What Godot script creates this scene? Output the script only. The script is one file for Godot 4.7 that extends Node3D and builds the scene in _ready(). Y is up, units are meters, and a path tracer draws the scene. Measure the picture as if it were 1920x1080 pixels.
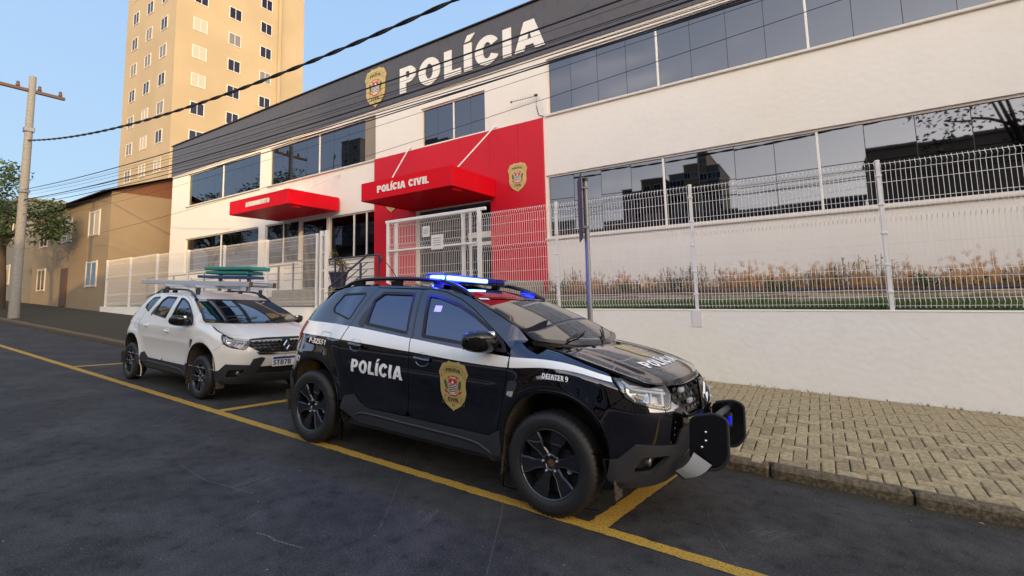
extends Node3D
# A police building on a sloping street at low sun, with a black patrol car parked at the kerb.

const SLOPE := -0.0465      # the street falls towards +x
const CAMBER := 0.045       # and towards the kerbs
const ROAD0 := 0.1428
const ZKERB := -4.95
const ZWALL := -8.2
const ZF := -10.8           # facade
const SUN := Vector3(0.80, 0.165, 0.55)

var M := {}
var used := {}
var rng := RandomNumberGenerator.new()

# ------------------------------------------------------------------ helpers
class MB:
	var v := PackedVector3Array()
	var n := PackedVector3Array()
	var uv := PackedVector2Array()
	var c := PackedColorArray()
	var ix := PackedInt32Array()
	var tint = null
	func pt(p: Vector3, nn: Vector3, t := Vector2.ZERO) -> int:
		v.append(p); n.append(nn); uv.append(t)
		if tint != null: c.append(tint)
		return v.size() - 1
	func tri(a: int, b: int, d: int):
		# keeps the face on the side of the normals (front faces run clockwise)
		var g := (v[b] - v[a]).cross(v[d] - v[a])
		if g.dot(n[a] + n[b] + n[d]) > 0.0: ix.append_array([a, d, b])
		else: ix.append_array([a, b, d])
	func quad(a: Vector3, b: Vector3, d: Vector3, e: Vector3, out := Vector3.ZERO):
		var nn := (b - a).cross(e - a)
		if nn.length_squared() < 1e-14: nn = (d - b).cross(e - b)
		nn = nn.normalized()
		if out != Vector3.ZERO and nn.dot(out) < 0.0: nn = -nn
		var i := pt(a, nn, Vector2(0, 0)); pt(b, nn, Vector2(1, 0)); pt(d, nn, Vector2(1, 1)); pt(e, nn, Vector2(0, 1))
		tri(i, i + 1, i + 2); tri(i, i + 2, i + 3)
	func tri3(a: Vector3, b: Vector3, d: Vector3, out := Vector3.ZERO):
		var nn := (b - a).cross(d - a).normalized()
		if out != Vector3.ZERO and nn.dot(out) < 0.0: nn = -nn
		var i := pt(a, nn); pt(b, nn); pt(d, nn)
		tri(i, i + 1, i + 2)
	func box(o: Vector3, s: Vector3, b := Basis()):
		var h := s / 2.0
		for k in 3:
			for sg in [-1.0, 1.0]:
				var a := Vector3.ZERO; a[k] = sg
				var u := Vector3.ZERO; u[(k + 1) % 3] = 1.0
				var w := Vector3.ZERO; w[(k + 2) % 3] = 1.0
				var cc := a * h
				quad(o + b * (cc - u * h - w * h), o + b * (cc + u * h - w * h), o + b * (cc + u * h + w * h), o + b * (cc - u * h + w * h), b * a)
	func bbox(o: Vector3, s: Vector3, r: float, b := Basis()):
		# box with chamfered edges
		var h := s / 2.0
		r = minf(r, minf(h.x, minf(h.y, h.z)) * 0.95)
		for k in 3:
			var k1 := (k + 1) % 3
			var k2 := (k + 2) % 3
			for sg in [-1.0, 1.0]:
				var q := []
				for t in [[-1, -1], [1, -1], [1, 1], [-1, 1]]:
					var p := Vector3.ZERO
					p[k] = sg * h[k]; p[k1] = t[0] * (h[k1] - r); p[k2] = t[1] * (h[k2] - r)
					q.append(o + b * p)
				var out := Vector3.ZERO; out[k] = sg
				quad(q[0], q[1], q[2], q[3], b * out)
			for s1 in [-1.0, 1.0]:
				for s2 in [-1.0, 1.0]:
					var q2 := []
					for t in [[0, -1], [0, 1], [1, 1], [1, -1]]:
						var p := Vector3.ZERO
						p[k] = t[1] * (h[k] - r)
						p[k1] = s1 * (h[k1] - (r if t[0] == 1 else 0.0)); p[k2] = s2 * (h[k2] - (0.0 if t[0] == 1 else r))
						q2.append(o + b * p)
					var out2 := Vector3.ZERO; out2[k1] = s1; out2[k2] = s2
					quad(q2[0], q2[1], q2[2], q2[3], b * out2)
		for sx in [-1.0, 1.0]:
			for sy in [-1.0, 1.0]:
				for sz in [-1.0, 1.0]:
					var e := Vector3(sx, sy, sz)
					tri3(o + b * (e * Vector3(h.x, h.y - r, h.z - r)), o + b * (e * Vector3(h.x - r, h.y, h.z - r)), o + b * (e * Vector3(h.x - r, h.y - r, h.z)), b * e)
	func tube(path: PackedVector3Array, r, sides := 8, caps := true, rx := 1.0):
		# r: radius or array of radii
		var up := Vector3.UP
		var first := v.size()
		var m := path.size()
		for i in m:
			var d := (path[mini(i + 1, m - 1)] - path[maxi(i - 1, 0)]).normalized()
			if absf(d.dot(up)) > 0.95: up = Vector3.RIGHT if absf(d.x) < 0.9 else Vector3.BACK
			var sd := d.cross(up).normalized()
			var uu := sd.cross(d).normalized()
			up = uu
			var rr: float = r[i] if r is Array or r is PackedFloat32Array else r
			for k in sides:
				var a := TAU * k / sides
				var q := sd * cos(a) * rx + uu * sin(a)
				pt(path[i] + q * rr, q.normalized(), Vector2(float(k) / sides, float(i)))
		for i in m - 1:
			for k in sides:
				var a := first + i * sides + k
				var b := first + i * sides + (k + 1) % sides
				tri(a, b, b + sides); tri(a, b + sides, a + sides)
		if caps:
			for e in [0, m - 1]:
				var d := (path[1] - path[0] if e == 0 else path[m - 1] - path[m - 2]).normalized() * (-1.0 if e == 0 else 1.0)
				var cc := pt(path[e], d)
				var ring := []
				for k in sides: ring.append(pt(v[first + e * sides + k], d))
				for k in sides: tri(cc, ring[k], ring[(k + 1) % sides])
	func lathe(prof: PackedVector2Array, o: Vector3, b: Basis, seg := 32, wobble := []):
		# prof: (radius, along b.y); wobble[i]: extra radius on alternating segments
		var m := prof.size()
		var first := v.size()
		for i in m:
			var t: Vector2 = (prof[mini(i + 1, m - 1)] - prof[maxi(i - 1, 0)]).normalized()
			for k in seg + 1:
				var a := TAU * k / seg
				var dr := Vector3(cos(a), 0, sin(a))
				var rr = prof[i].x + (wobble[i] * (1.0 if k % 2 == 0 else -1.0) if wobble.size() > i else 0.0)
				pt(o + b * (dr * rr + Vector3.UP * prof[i].y), (b * (dr * t.y - Vector3.UP * t.x)).normalized(), Vector2(float(k) / seg, float(i) / m))
		for i in m - 1:
			for k in seg:
				var a := first + i * (seg + 1) + k
				tri(a, a + 1, a + seg + 2); tri(a, a + seg + 2, a + seg + 1)
	func grid(f: Callable, nu: int, nv: int, flip := 1.0):
		# f(u, v) with u, v in 0..1 -> point; normals by differences, turned by flip
		var first := v.size()
		var e := 0.002
		for j in nv + 1:
			for i in nu + 1:
				var u := float(i) / nu
				var w := float(j) / nv
				var p: Vector3 = f.call(u, w)
				var du: Vector3 = f.call(minf(u + e, 1.0), w) - f.call(maxf(u - e, 0.0), w)
				var dv: Vector3 = f.call(u, minf(w + e, 1.0)) - f.call(u, maxf(w - e, 0.0))
				pt(p, du.cross(dv).normalized() * flip, Vector2(u, w))
		for j in nv:
			for i in nu:
				var a := first + j * (nu + 1) + i
				tri(a, a + 1, a + nu + 2); tri(a, a + nu + 2, a + nu + 1)
	func poly(pts: PackedVector2Array, f: Callable, nn: Vector3):
		# flat polygon through f(Vector2) -> Vector3
		var t := Geometry2D.triangulate_polygon(pts)
		var first := v.size()
		for p in pts: pt(f.call(p), nn, p)
		for i in range(0, t.size(), 3): tri(first + t[i], first + t[i + 1], first + t[i + 2])
	func prism(pts: PackedVector2Array, o: Vector3, b: Basis, depth: float):
		# outline in b.x, b.y, thickness along b.z (from 0 to depth)
		poly(pts, func(p): return o + b * Vector3(p.x, p.y, depth), b.z)
		poly(pts, func(p): return o + b * Vector3(p.x, p.y, 0), -b.z)
		var cen := Vector2.ZERO
		var cw := Geometry2D.is_polygon_clockwise(pts)
		for i in pts.size():
			var p := pts[i]
			var q := pts[(i + 1) % pts.size()]
			var nn := Vector2(q.y - p.y, p.x - q.x) * (-1.0 if cw else 1.0)
			quad(o + b * Vector3(p.x, p.y, 0), o + b * Vector3(q.x, q.y, 0), o + b * Vector3(q.x, q.y, depth), o + b * Vector3(p.x, p.y, depth), b * Vector3(nn.x, nn.y, 0))
	func mesh() -> ArrayMesh:
		var a := []
		a.resize(Mesh.ARRAY_MAX)
		a[Mesh.ARRAY_VERTEX] = v; a[Mesh.ARRAY_NORMAL] = n; a[Mesh.ARRAY_TEX_UV] = uv; a[Mesh.ARRAY_INDEX] = ix
		if c.size() == v.size() and c.size() > 0: a[Mesh.ARRAY_COLOR] = c
		var m := ArrayMesh.new()
		m.add_surface_from_arrays(Mesh.PRIMITIVE_TRIANGLES, a)
		return m

func numbered(s: String) -> String:
	if not used.has(s):
		used[s] = 0
		return s
	used[s] += 1
	return "%s_%03d" % [s, used[s]]

func thing(called: String, label: String, category: String, at := Vector3.ZERO, group := "") -> Node3D:
	var o := Node3D.new()
	o.name = numbered(called)
	add_child(o)
	o.position = at
	tag(o, label, category, group)
	return o

func tag(o: Node, label: String, category: String, group := ""):
	o.set_meta("label", label)
	o.set_meta("category", category)
	if group: o.set_meta("group", group)

func inst(called: String, m: Mesh, mt: Material, parent: Node = self) -> MeshInstance3D:
	var o := MeshInstance3D.new()
	o.name = numbered(called) if parent == self else called
	o.mesh = m
	o.material_override = mt
	parent.add_child(o, true)
	return o

func obj(called: String, mb: MB, mt: Material, parent: Node = self) -> MeshInstance3D:
	return inst(called, mb.mesh(), mt, parent)

func struct(called: String, mb: MB, mt: Material) -> MeshInstance3D:
	var o := obj(called, mb, mt)
	o.set_meta("kind", "structure")
	return o

func lin(r: float, g: float, b: float) -> Color:
	return Color(r, g, b).linear_to_srgb()

func mat(r: float, g: float, b: float, rough := 0.6, metal := 0.0, spec := 0.5) -> StandardMaterial3D:
	var m := StandardMaterial3D.new()
	m.albedo_color = lin(r, g, b)
	m.roughness = rough
	m.metallic = metal
	m.metallic_specular = spec
	return m

func noise_tex(freq: float, cols: Array, offs: Array, sd := 1, size := 512, kind := FastNoiseLite.TYPE_SIMPLEX_SMOOTH, oct := 5) -> NoiseTexture2D:
	var nz := FastNoiseLite.new()
	nz.noise_type = kind
	nz.frequency = freq
	nz.fractal_octaves = oct
	nz.seed = sd
	var t := NoiseTexture2D.new()
	t.width = size; t.height = size
	t.seamless = true
	t.noise = nz
	t.normalize = true
	if cols.size():
		var g := Gradient.new()
		g.offsets = PackedFloat32Array(offs)
		g.colors = PackedColorArray(cols)
		t.color_ramp = g
	return t

func tri_mat(m: StandardMaterial3D, tex: Texture2D, scale: float, bump: Texture2D = null, bump_k := 0.5) -> StandardMaterial3D:
	m.albedo_texture = tex
	m.uv1_triplanar = true
	m.uv1_world_triplanar = true
	m.uv1_scale = Vector3.ONE * scale
	if bump:
		m.normal_enabled = true
		m.normal_texture = bump
		m.normal_scale = bump_k
	return m

func gy(x: float, z: float) -> float:
	# street surface
	var xs := clampf(x, -90.0, 60.0)
	return ROAD0 + SLOPE * xs - CAMBER * absf(z if z > -6.0 else -6.0)

func py(x: float, z: float) -> float:
	# pavement surface in front of the wall
	var t := (ZKERB - z) / (ZKERB - ZWALL)
	return lerpf(0.005, 0.108, t) + SLOPE * clampf(x, -90.0, 60.0)

func wall_top(x: float) -> float:
	return 1.281 - 0.0103 * x

func font_bold(w := 800, em := 0.0) -> Font:
	var f := SystemFont.new()
	f.font_names = PackedStringArray(["Droid Sans"])
	f.font_weight = w
	if em == 0.0: return f
	var fv := FontVariation.new()
	fv.base_font = f
	fv.variation_embolden = em
	return fv

func text_mesh(s: String, height: float, depth: float, w := 800, em := 0.0) -> TextMesh:
	# height: of the capitals
	var t := TextMesh.new()
	t.text = s
	t.font = font_bold(w, em)
	t.font_size = 64
	t.pixel_size = height / (64.0 * 0.714)
	t.depth = depth
	t.curve_step = 2.0
	t.horizontal_alignment = HORIZONTAL_ALIGNMENT_CENTER
	return t

func text_warp(mb: MB, s: String, height: float, depth: float, f: Callable, width := 0.0, em := 0.0, slant := 0.0):
	# letters carried onto a surface: f(x, y, off) -> point; width stretches the word; origin at the word's centre
	var t := text_mesh(s, height, depth, 800, em)
	var a := t.get_mesh_arrays()
	var vs: PackedVector3Array = a[Mesh.ARRAY_VERTEX]
	var lo := Vector3(1e9, 1e9, 1e9)
	var hi := -lo
	for p in vs:
		lo = lo.min(p); hi = hi.max(p)
	var cen := (lo + hi) / 2.0
	var k := width / (hi.x - lo.x) if width > 0.0 else 1.0
	var cap_mid := lo.y + height / 2.0
	var idx: PackedInt32Array = a[Mesh.ARRAY_INDEX] if a[Mesh.ARRAY_INDEX] != null else PackedInt32Array(range(vs.size()))
	for i in range(0, idx.size(), 3):
		var q := []
		for j in 3:
			var p := vs[idx[i + j]]
			q.append(f.call((p.x - cen.x) * k + (p.y - cap_mid) * slant, p.y - cap_mid, p.z + depth / 2.0))
		var nn: Vector3 = -((q[1] - q[0]) as Vector3).cross(q[2] - q[0])
		if nn.length_squared() < 1e-16: continue
		mb.tri3(q[0], q[1], q[2], nn)

func tabv(x: float, xs: Array, ys: Array) -> float:
	var m := xs.size()
	if x <= xs[0]: return ys[0]
	if x >= xs[m - 1]: return ys[m - 1]
	var i := 0
	while x > xs[i + 1]: i += 1
	var h: float = xs[i + 1] - xs[i]
	var t: float = (x - xs[i]) / h
	var d: float = (ys[i + 1] - ys[i]) / h
	var m0: float = d if i == 0 else (d + (ys[i] - ys[i - 1]) / (xs[i] - xs[i - 1])) / 2.0
	var m1: float = d if i == m - 2 else (d + (ys[i + 2] - ys[i + 1]) / (xs[i + 2] - xs[i + 1])) / 2.0
	var t2 := t * t
	var t3 := t2 * t
	return (2 * t3 - 3 * t2 + 1) * ys[i] + (t3 - 2 * t2 + t) * h * m0 + (3 * t2 - 2 * t3) * ys[i + 1] + (t3 - t2) * h * m1

func pv(a: Array) -> PackedVector2Array:
	var p := PackedVector2Array()
	for i in range(0, a.size(), 2): p.append(Vector2(a[i], a[i + 1]))
	return p

func rounded(pts: PackedVector2Array, r: float, n := 4) -> PackedVector2Array:
	# corners cut by short arcs
	var o := PackedVector2Array()
	var m := pts.size()
	for i in m:
		var p := pts[i]
		var a := pts[(i + m - 1) % m] - p
		var b := pts[(i + 1) % m] - p
		var k := minf(r, minf(a.length(), b.length()) * 0.45)
		var p0 := p + a.normalized() * k
		var p1 := p + b.normalized() * k
		for j in n + 1:
			var t := float(j) / n
			o.append(p0.lerp(p, t).lerp(p.lerp(p1, t), t))
	return o

func dense(pts: PackedVector2Array, step: float) -> PackedVector2Array:
	var o := PackedVector2Array()
	for i in pts.size():
		var a := pts[i]
		var b := pts[(i + 1) % pts.size()]
		var k := maxi(1, ceili(a.distance_to(b) / step))
		for j in k: o.append(a.lerp(b, float(j) / k))
	return o

# A panel of sheet cut out of a curved surface: outline and holes lie in the surface's own (s, y) coordinates.
func panel(mb: MB, outer: PackedVector2Array, holes: Array, f: Callable, off := 0.0, cell := 0.03, mirror := false, skirt := 0.015):
	var sgn := Vector3(1, 1, -1) if mirror else Vector3.ONE
	var e := 0.004
	var cache := {}
	var ev := func(p: Vector2) -> int:
		var key := Vector2i(roundi(p.x * 20000.0), roundi(p.y * 20000.0))
		if cache.has(key): return cache[key]
		var q: Vector3 = f.call(p.x, p.y)
		var ds: Vector3 = f.call(p.x + e, p.y) - f.call(p.x - e, p.y)
		var dy: Vector3 = f.call(p.x, p.y + e) - f.call(p.x, p.y - e)
		var nn := ds.cross(dy).normalized()
		var i := mb.pt((q + nn * off) * sgn, nn * sgn, p)
		cache[key] = i
		return i
	var lo := outer[0]
	var hi := outer[0]
	for p in outer:
		lo = lo.min(p); hi = hi.max(p)
	var edge := {}
	for poly in [outer] + holes:
		for p in dense(poly, cell / 6.0):
			edge[Vector2i(floori(p.x / cell), floori(p.y / cell))] = true
	for j in range(floori(lo.y / cell), ceili(hi.y / cell) + 1):
		for i in range(floori(lo.x / cell), ceili(hi.x / cell) + 1):
			var q := PackedVector2Array([Vector2(i, j) * cell, Vector2(i + 1, j) * cell, Vector2(i + 1, j + 1) * cell, Vector2(i, j + 1) * cell])
			if not edge.has(Vector2i(i, j)):
				var mid := (Vector2(i, j) + Vector2(0.5, 0.5)) * cell
				if not Geometry2D.is_point_in_polygon(mid, outer): continue
				var inside := false
				for h in holes:
					if Geometry2D.is_point_in_polygon(mid, h): inside = true
				if inside: continue
				var a: int = ev.call(q[0]); var b: int = ev.call(q[1]); var d: int = ev.call(q[2]); var g: int = ev.call(q[3])
				mb.tri(a, b, d); mb.tri(a, d, g)
				continue
			var pieces := Geometry2D.intersect_polygons(q, outer)
			for h in holes:
				var nxt := []
				for piece in pieces:
					for r in Geometry2D.clip_polygons(piece, h):
						if not Geometry2D.is_polygon_clockwise(r) or true: nxt.append(r)
				pieces.assign(nxt)
			for piece in pieces:
				var t := Geometry2D.triangulate_polygon(piece)
				for k in range(0, t.size(), 3):
					mb.tri(ev.call(piece[t[k]]), ev.call(piece[t[k + 1]]), ev.call(piece[t[k + 2]]))
	if skirt > 0.0:
		for poly in [outer] + holes:
			var dn := dense(poly, 0.03)
			var m := dn.size()
			for k in m:
				var a: int = ev.call(dn[k])
				var b: int = ev.call(dn[(k + 1) % m])
				mb.quad(mb.v[a], mb.v[b], mb.v[b] - mb.n[b] * skirt, mb.v[a] - mb.n[a] * skirt)

func shrink(p: PackedVector2Array, d: float) -> PackedVector2Array:
	var r := Geometry2D.offset_polygon(p, -d, Geometry2D.JOIN_ROUND)
	if r.is_empty(): return p
	return r[0]

func cat(points: Array, step := 8) -> PackedVector3Array:
	# smooth curve through points
	var o := PackedVector3Array()
	var m := points.size()
	for i in m - 1:
		var a: Vector3 = points[maxi(i - 1, 0)]
		var b: Vector3 = points[i]
		var d: Vector3 = points[i + 1]
		var e: Vector3 = points[mini(i + 2, m - 1)]
		for k in step: o.append(b.cubic_interpolate(d, a, e, float(k) / step))
	o.append(points[m - 1])
	return o

# Heavy block capitals, cap height 1: pieces that butt without overlapping, and the letter's width.
func arc_strip(o: Array, c: Vector2, ro: Vector2, ri: Vector2, a0: float, a1: float, n: int):
	for i in n:
		var t0 := lerpf(a0, a1, float(i) / n)
		var t1 := lerpf(a0, a1, float(i + 1) / n)
		var d0 := Vector2(cos(t0), sin(t0))
		var d1 := Vector2(cos(t1), sin(t1))
		o.append(PackedVector2Array([c + d0 * ri, c + d0 * ro, c + d1 * ro, c + d1 * ri]))

func glyph(ch: String) -> Array:
	var o := []
	match ch:
		"I", "Í":
			o.append(pv([0, 0, 0.27, 0, 0.27, 1, 0, 1]))
			if ch == "Í": o.append(pv([0.03, 1.07, 0.20, 1.07, 0.40, 1.30, 0.13, 1.30]))
			return [o, 0.27]
		"L":
			o.append(pv([0, 0, 0.60, 0, 0.60, 0.22, 0.27, 0.22, 0.27, 1, 0, 1]))
			return [o, 0.60]
		"O":
			arc_strip(o, Vector2(0.41, 0.5), Vector2(0.41, 0.52), Vector2(0.145, 0.285), 0.0, TAU, 32)
			return [o, 0.82]
		"C":
			arc_strip(o, Vector2(0.41, 0.5), Vector2(0.41, 0.52), Vector2(0.145, 0.285), 0.52, TAU - 0.52, 28)
			return [o, 0.80]
		"P":
			o.append(pv([0, 0, 0.27, 0, 0.27, 1, 0, 1]))
			o.append(pv([0.27, 0.81, 0.40, 0.81, 0.40, 1, 0.27, 1]))
			o.append(pv([0.27, 0.36, 0.40, 0.36, 0.40, 0.56, 0.27, 0.56]))
			arc_strip(o, Vector2(0.40, 0.68), Vector2(0.31, 0.32), Vector2(0.045, 0.125), -PI / 2, PI / 2, 14)
			return [o, 0.71]
		"D":
			o.append(pv([0, 0, 0.27, 0, 0.27, 1, 0, 1]))
			arc_strip(o, Vector2(0.27, 0.5), Vector2(0.52, 0.5), Vector2(0.24, 0.28), -PI / 2, PI / 2, 16)
			return [o, 0.79]
		"A":
			o.append(pv([0, 0, 0.28, 0, 0.33, 0.19, 0.45, 0.19, 0.45, 0.40, 0.385, 0.40, 0.45, 0.68, 0.45, 1, 0.30, 1]))
			o.append(pv([0.90, 0, 0.60, 1, 0.45, 1, 0.45, 0.68, 0.515, 0.40, 0.45, 0.40, 0.45, 0.19, 0.57, 0.19, 0.62, 0]))
			return [o, 0.90]
		"V":
			o.append(pv([0.30, 0, 0.58, 0, 0.88, 1, 0.60, 1, 0.44, 0.32, 0.28, 1, 0, 1]))
			return [o, 0.88]
		"T":
			o.append(pv([0.24, 0, 0.51, 0, 0.51, 0.79, 0.75, 0.79, 0.75, 1, 0, 1, 0, 0.79, 0.24, 0.79]))
			return [o, 0.75]
		"E":
			o.append(pv([0, 0, 0.64, 0, 0.64, 0.21, 0.27, 0.21, 0.27, 0.41, 0.59, 0.41, 0.59, 0.60, 0.27, 0.60, 0.27, 0.79, 0.63, 0.79, 0.63, 1, 0, 1]))
			return [o, 0.64]
		"N":
			o.append(pv([0, 0, 0.25, 0, 0.25, 0.56, 0.56, 0, 0.82, 0, 0.82, 1, 0.57, 1, 0.57, 0.46, 0.27, 1, 0, 1]))
			return [o, 0.82]
		"M":
			o.append(pv([0, 0, 0.24, 0, 0.24, 0.66, 0.41, 0, 0.61, 0, 0.78, 0.66, 0.78, 0, 1.02, 0, 1.02, 1, 0.68, 1, 0.51, 0.36, 0.34, 1, 0, 1]))
			return [o, 1.02]
	return [o, 0.35]

func heavy_word(mb: MB, s: String, height: float, depth: float, f: Callable, width: float, slant := 0.0, gap := 0.11, cell := 0.0):
	# f(x, y, off); the origin at the middle of the word
	var total := -gap
	for ch in s: total += glyph(ch)[1] + gap
	var kx := width / total
	var x := -total / 2.0
	for ch in s:
		var g := glyph(ch)
		var pieces: Array = g[0]
		if cell > 0.0:
			pieces = []
			for p0 in g[0]: pieces.append_array(cut(p0, cell))
		for p: PackedVector2Array in pieces:
			var q := []
			var r := []
			for v2 in p:
				var y := (v2.y - 0.5) * height
				var xx := (x + v2.x) * kx + y * slant
				q.append(f.call(xx, y, depth)); r.append(f.call(xx, y, 0.0))
			var t := Geometry2D.triangulate_polygon(p)
			var out: Vector3 = f.call(0, 0, 1.0) - f.call(0, 0, 0.0)
			for k in range(0, t.size(), 3): mb.tri3(q[t[k]], q[t[k + 1]], q[t[k + 2]], out)
			if depth > 0.0025:
				for k in q.size(): mb.quad(r[k], r[(k + 1) % q.size()], q[(k + 1) % q.size()], q[k])
		x += g[1] + gap

func cut(pts: PackedVector2Array, cell: float) -> Array:
	# the polygon in pieces no larger than a cell, so that it can follow a curved surface
	var lo := pts[0]
	var hi := pts[0]
	for p in pts:
		lo = lo.min(p); hi = hi.max(p)
	var out := []
	for j in range(floori(lo.y / cell), ceili(hi.y / cell)):
		for i in range(floori(lo.x / cell), ceili(hi.x / cell)):
			var q := PackedVector2Array([Vector2(i, j) * cell, Vector2(i + 1, j) * cell, Vector2(i + 1, j + 1) * cell, Vector2(i, j + 1) * cell])
			out.append_array(Geometry2D.intersect_polygons(q, pts))
	return out

# ------------------------------------------------------------------ light and air
func sky_image() -> Image:
	var w := 512
	var h := 256
	var im := Image.create(w, h, false, Image.FORMAT_RGBF)
	var S := SUN.normalized()
	var nz := FastNoiseLite.new()
	nz.seed = 5
	nz.frequency = 1.6
	nz.fractal_octaves = 5
	for j in h:
		var th := (j + 0.5) / h * PI
		for i in w:
			var ph := (i + 0.5) / w * TAU
			var d := Vector3(sin(th) * sin(ph), cos(th), -sin(th) * cos(ph))
			var el := maxf(d.y, 0.0)
			var t := pow(el, 0.55)
			var c := Vector3(0.60, 0.83, 0.96).lerp(Vector3(0.27, 0.47, 0.86), t)
			var k := d.dot(S)
			var broad := pow(k * 0.5 + 0.5, 2.6)
			c += Vector3(7.2, 5.85, 4.2) * broad * pow(1.0 - el, 1.7)
			c += Vector3(1.7, 1.05, 0.45) * broad * exp(-el * 9.0)
			c += Vector3(3.0, 1.9, 0.8) * pow(maxf(k, 0.0), 14.0)
			# thin evening clouds on the side of the sun
			if d.y > 0.02:
				var cl := nz.get_noise_3d(d.x / (d.y + 0.25) * 0.8, 3.0, d.z / (d.y + 0.25) * 2.2)
				cl = smoothstep(0.22, 0.6, cl) * smoothstep(0.03, 0.12, d.y)
				c += Vector3(0.75, 0.55, 0.38) * cl * smoothstep(-0.1, 0.5, k) * 1.6
			if d.y < 0.0: c = c.lerp(Vector3(0.16, 0.14, 0.12), clampf(-d.y * 12.0, 0.0, 1.0))
			im.set_pixel(i, j, Color(c.x, c.y, c.z))
	return im

func set_camera_and_light():
	var cam := Camera3D.new()
	cam.name = "camera"
	cam.position = Vector3(0, 1.6, 0)
	cam.basis = Basis.from_euler(Vector3(deg_to_rad(5.884), deg_to_rad(32.448), deg_to_rad(-1.4316)))
	cam.set_frustum(0.1 * 1080.0 / 897.84, Vector2(0, -0.1 * 78.63 / 897.84), 0.1, 2000.0)
	add_child(cam)
	cam.current = true
	var pano := PanoramaSkyMaterial.new()
	pano.panorama = ImageTexture.create_from_image(sky_image())
	var sk := Sky.new()
	sk.sky_material = pano
	var e := Environment.new()
	e.background_mode = Environment.BG_SKY
	e.sky = sk
	e.tonemap_mode = Environment.TONE_MAPPER_LINEAR
	e.tonemap_exposure = 1.06
	e.sdfgi_enabled = true
	e.ssao_enabled = true
	e.ssil_enabled = true
	var we := WorldEnvironment.new()
	we.name = "world"
	we.environment = e
	add_child(we)
	var sun := DirectionalLight3D.new()
	sun.name = "sun"
	sun.light_energy = 0.75
	sun.light_color = Color(1.0, 0.82, 0.54)
	sun.light_angular_distance = 0.5
	sun.shadow_enabled = true
	add_child(sun)
	sun.look_at_from_position(SUN * 100.0, Vector3.ZERO)

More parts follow.
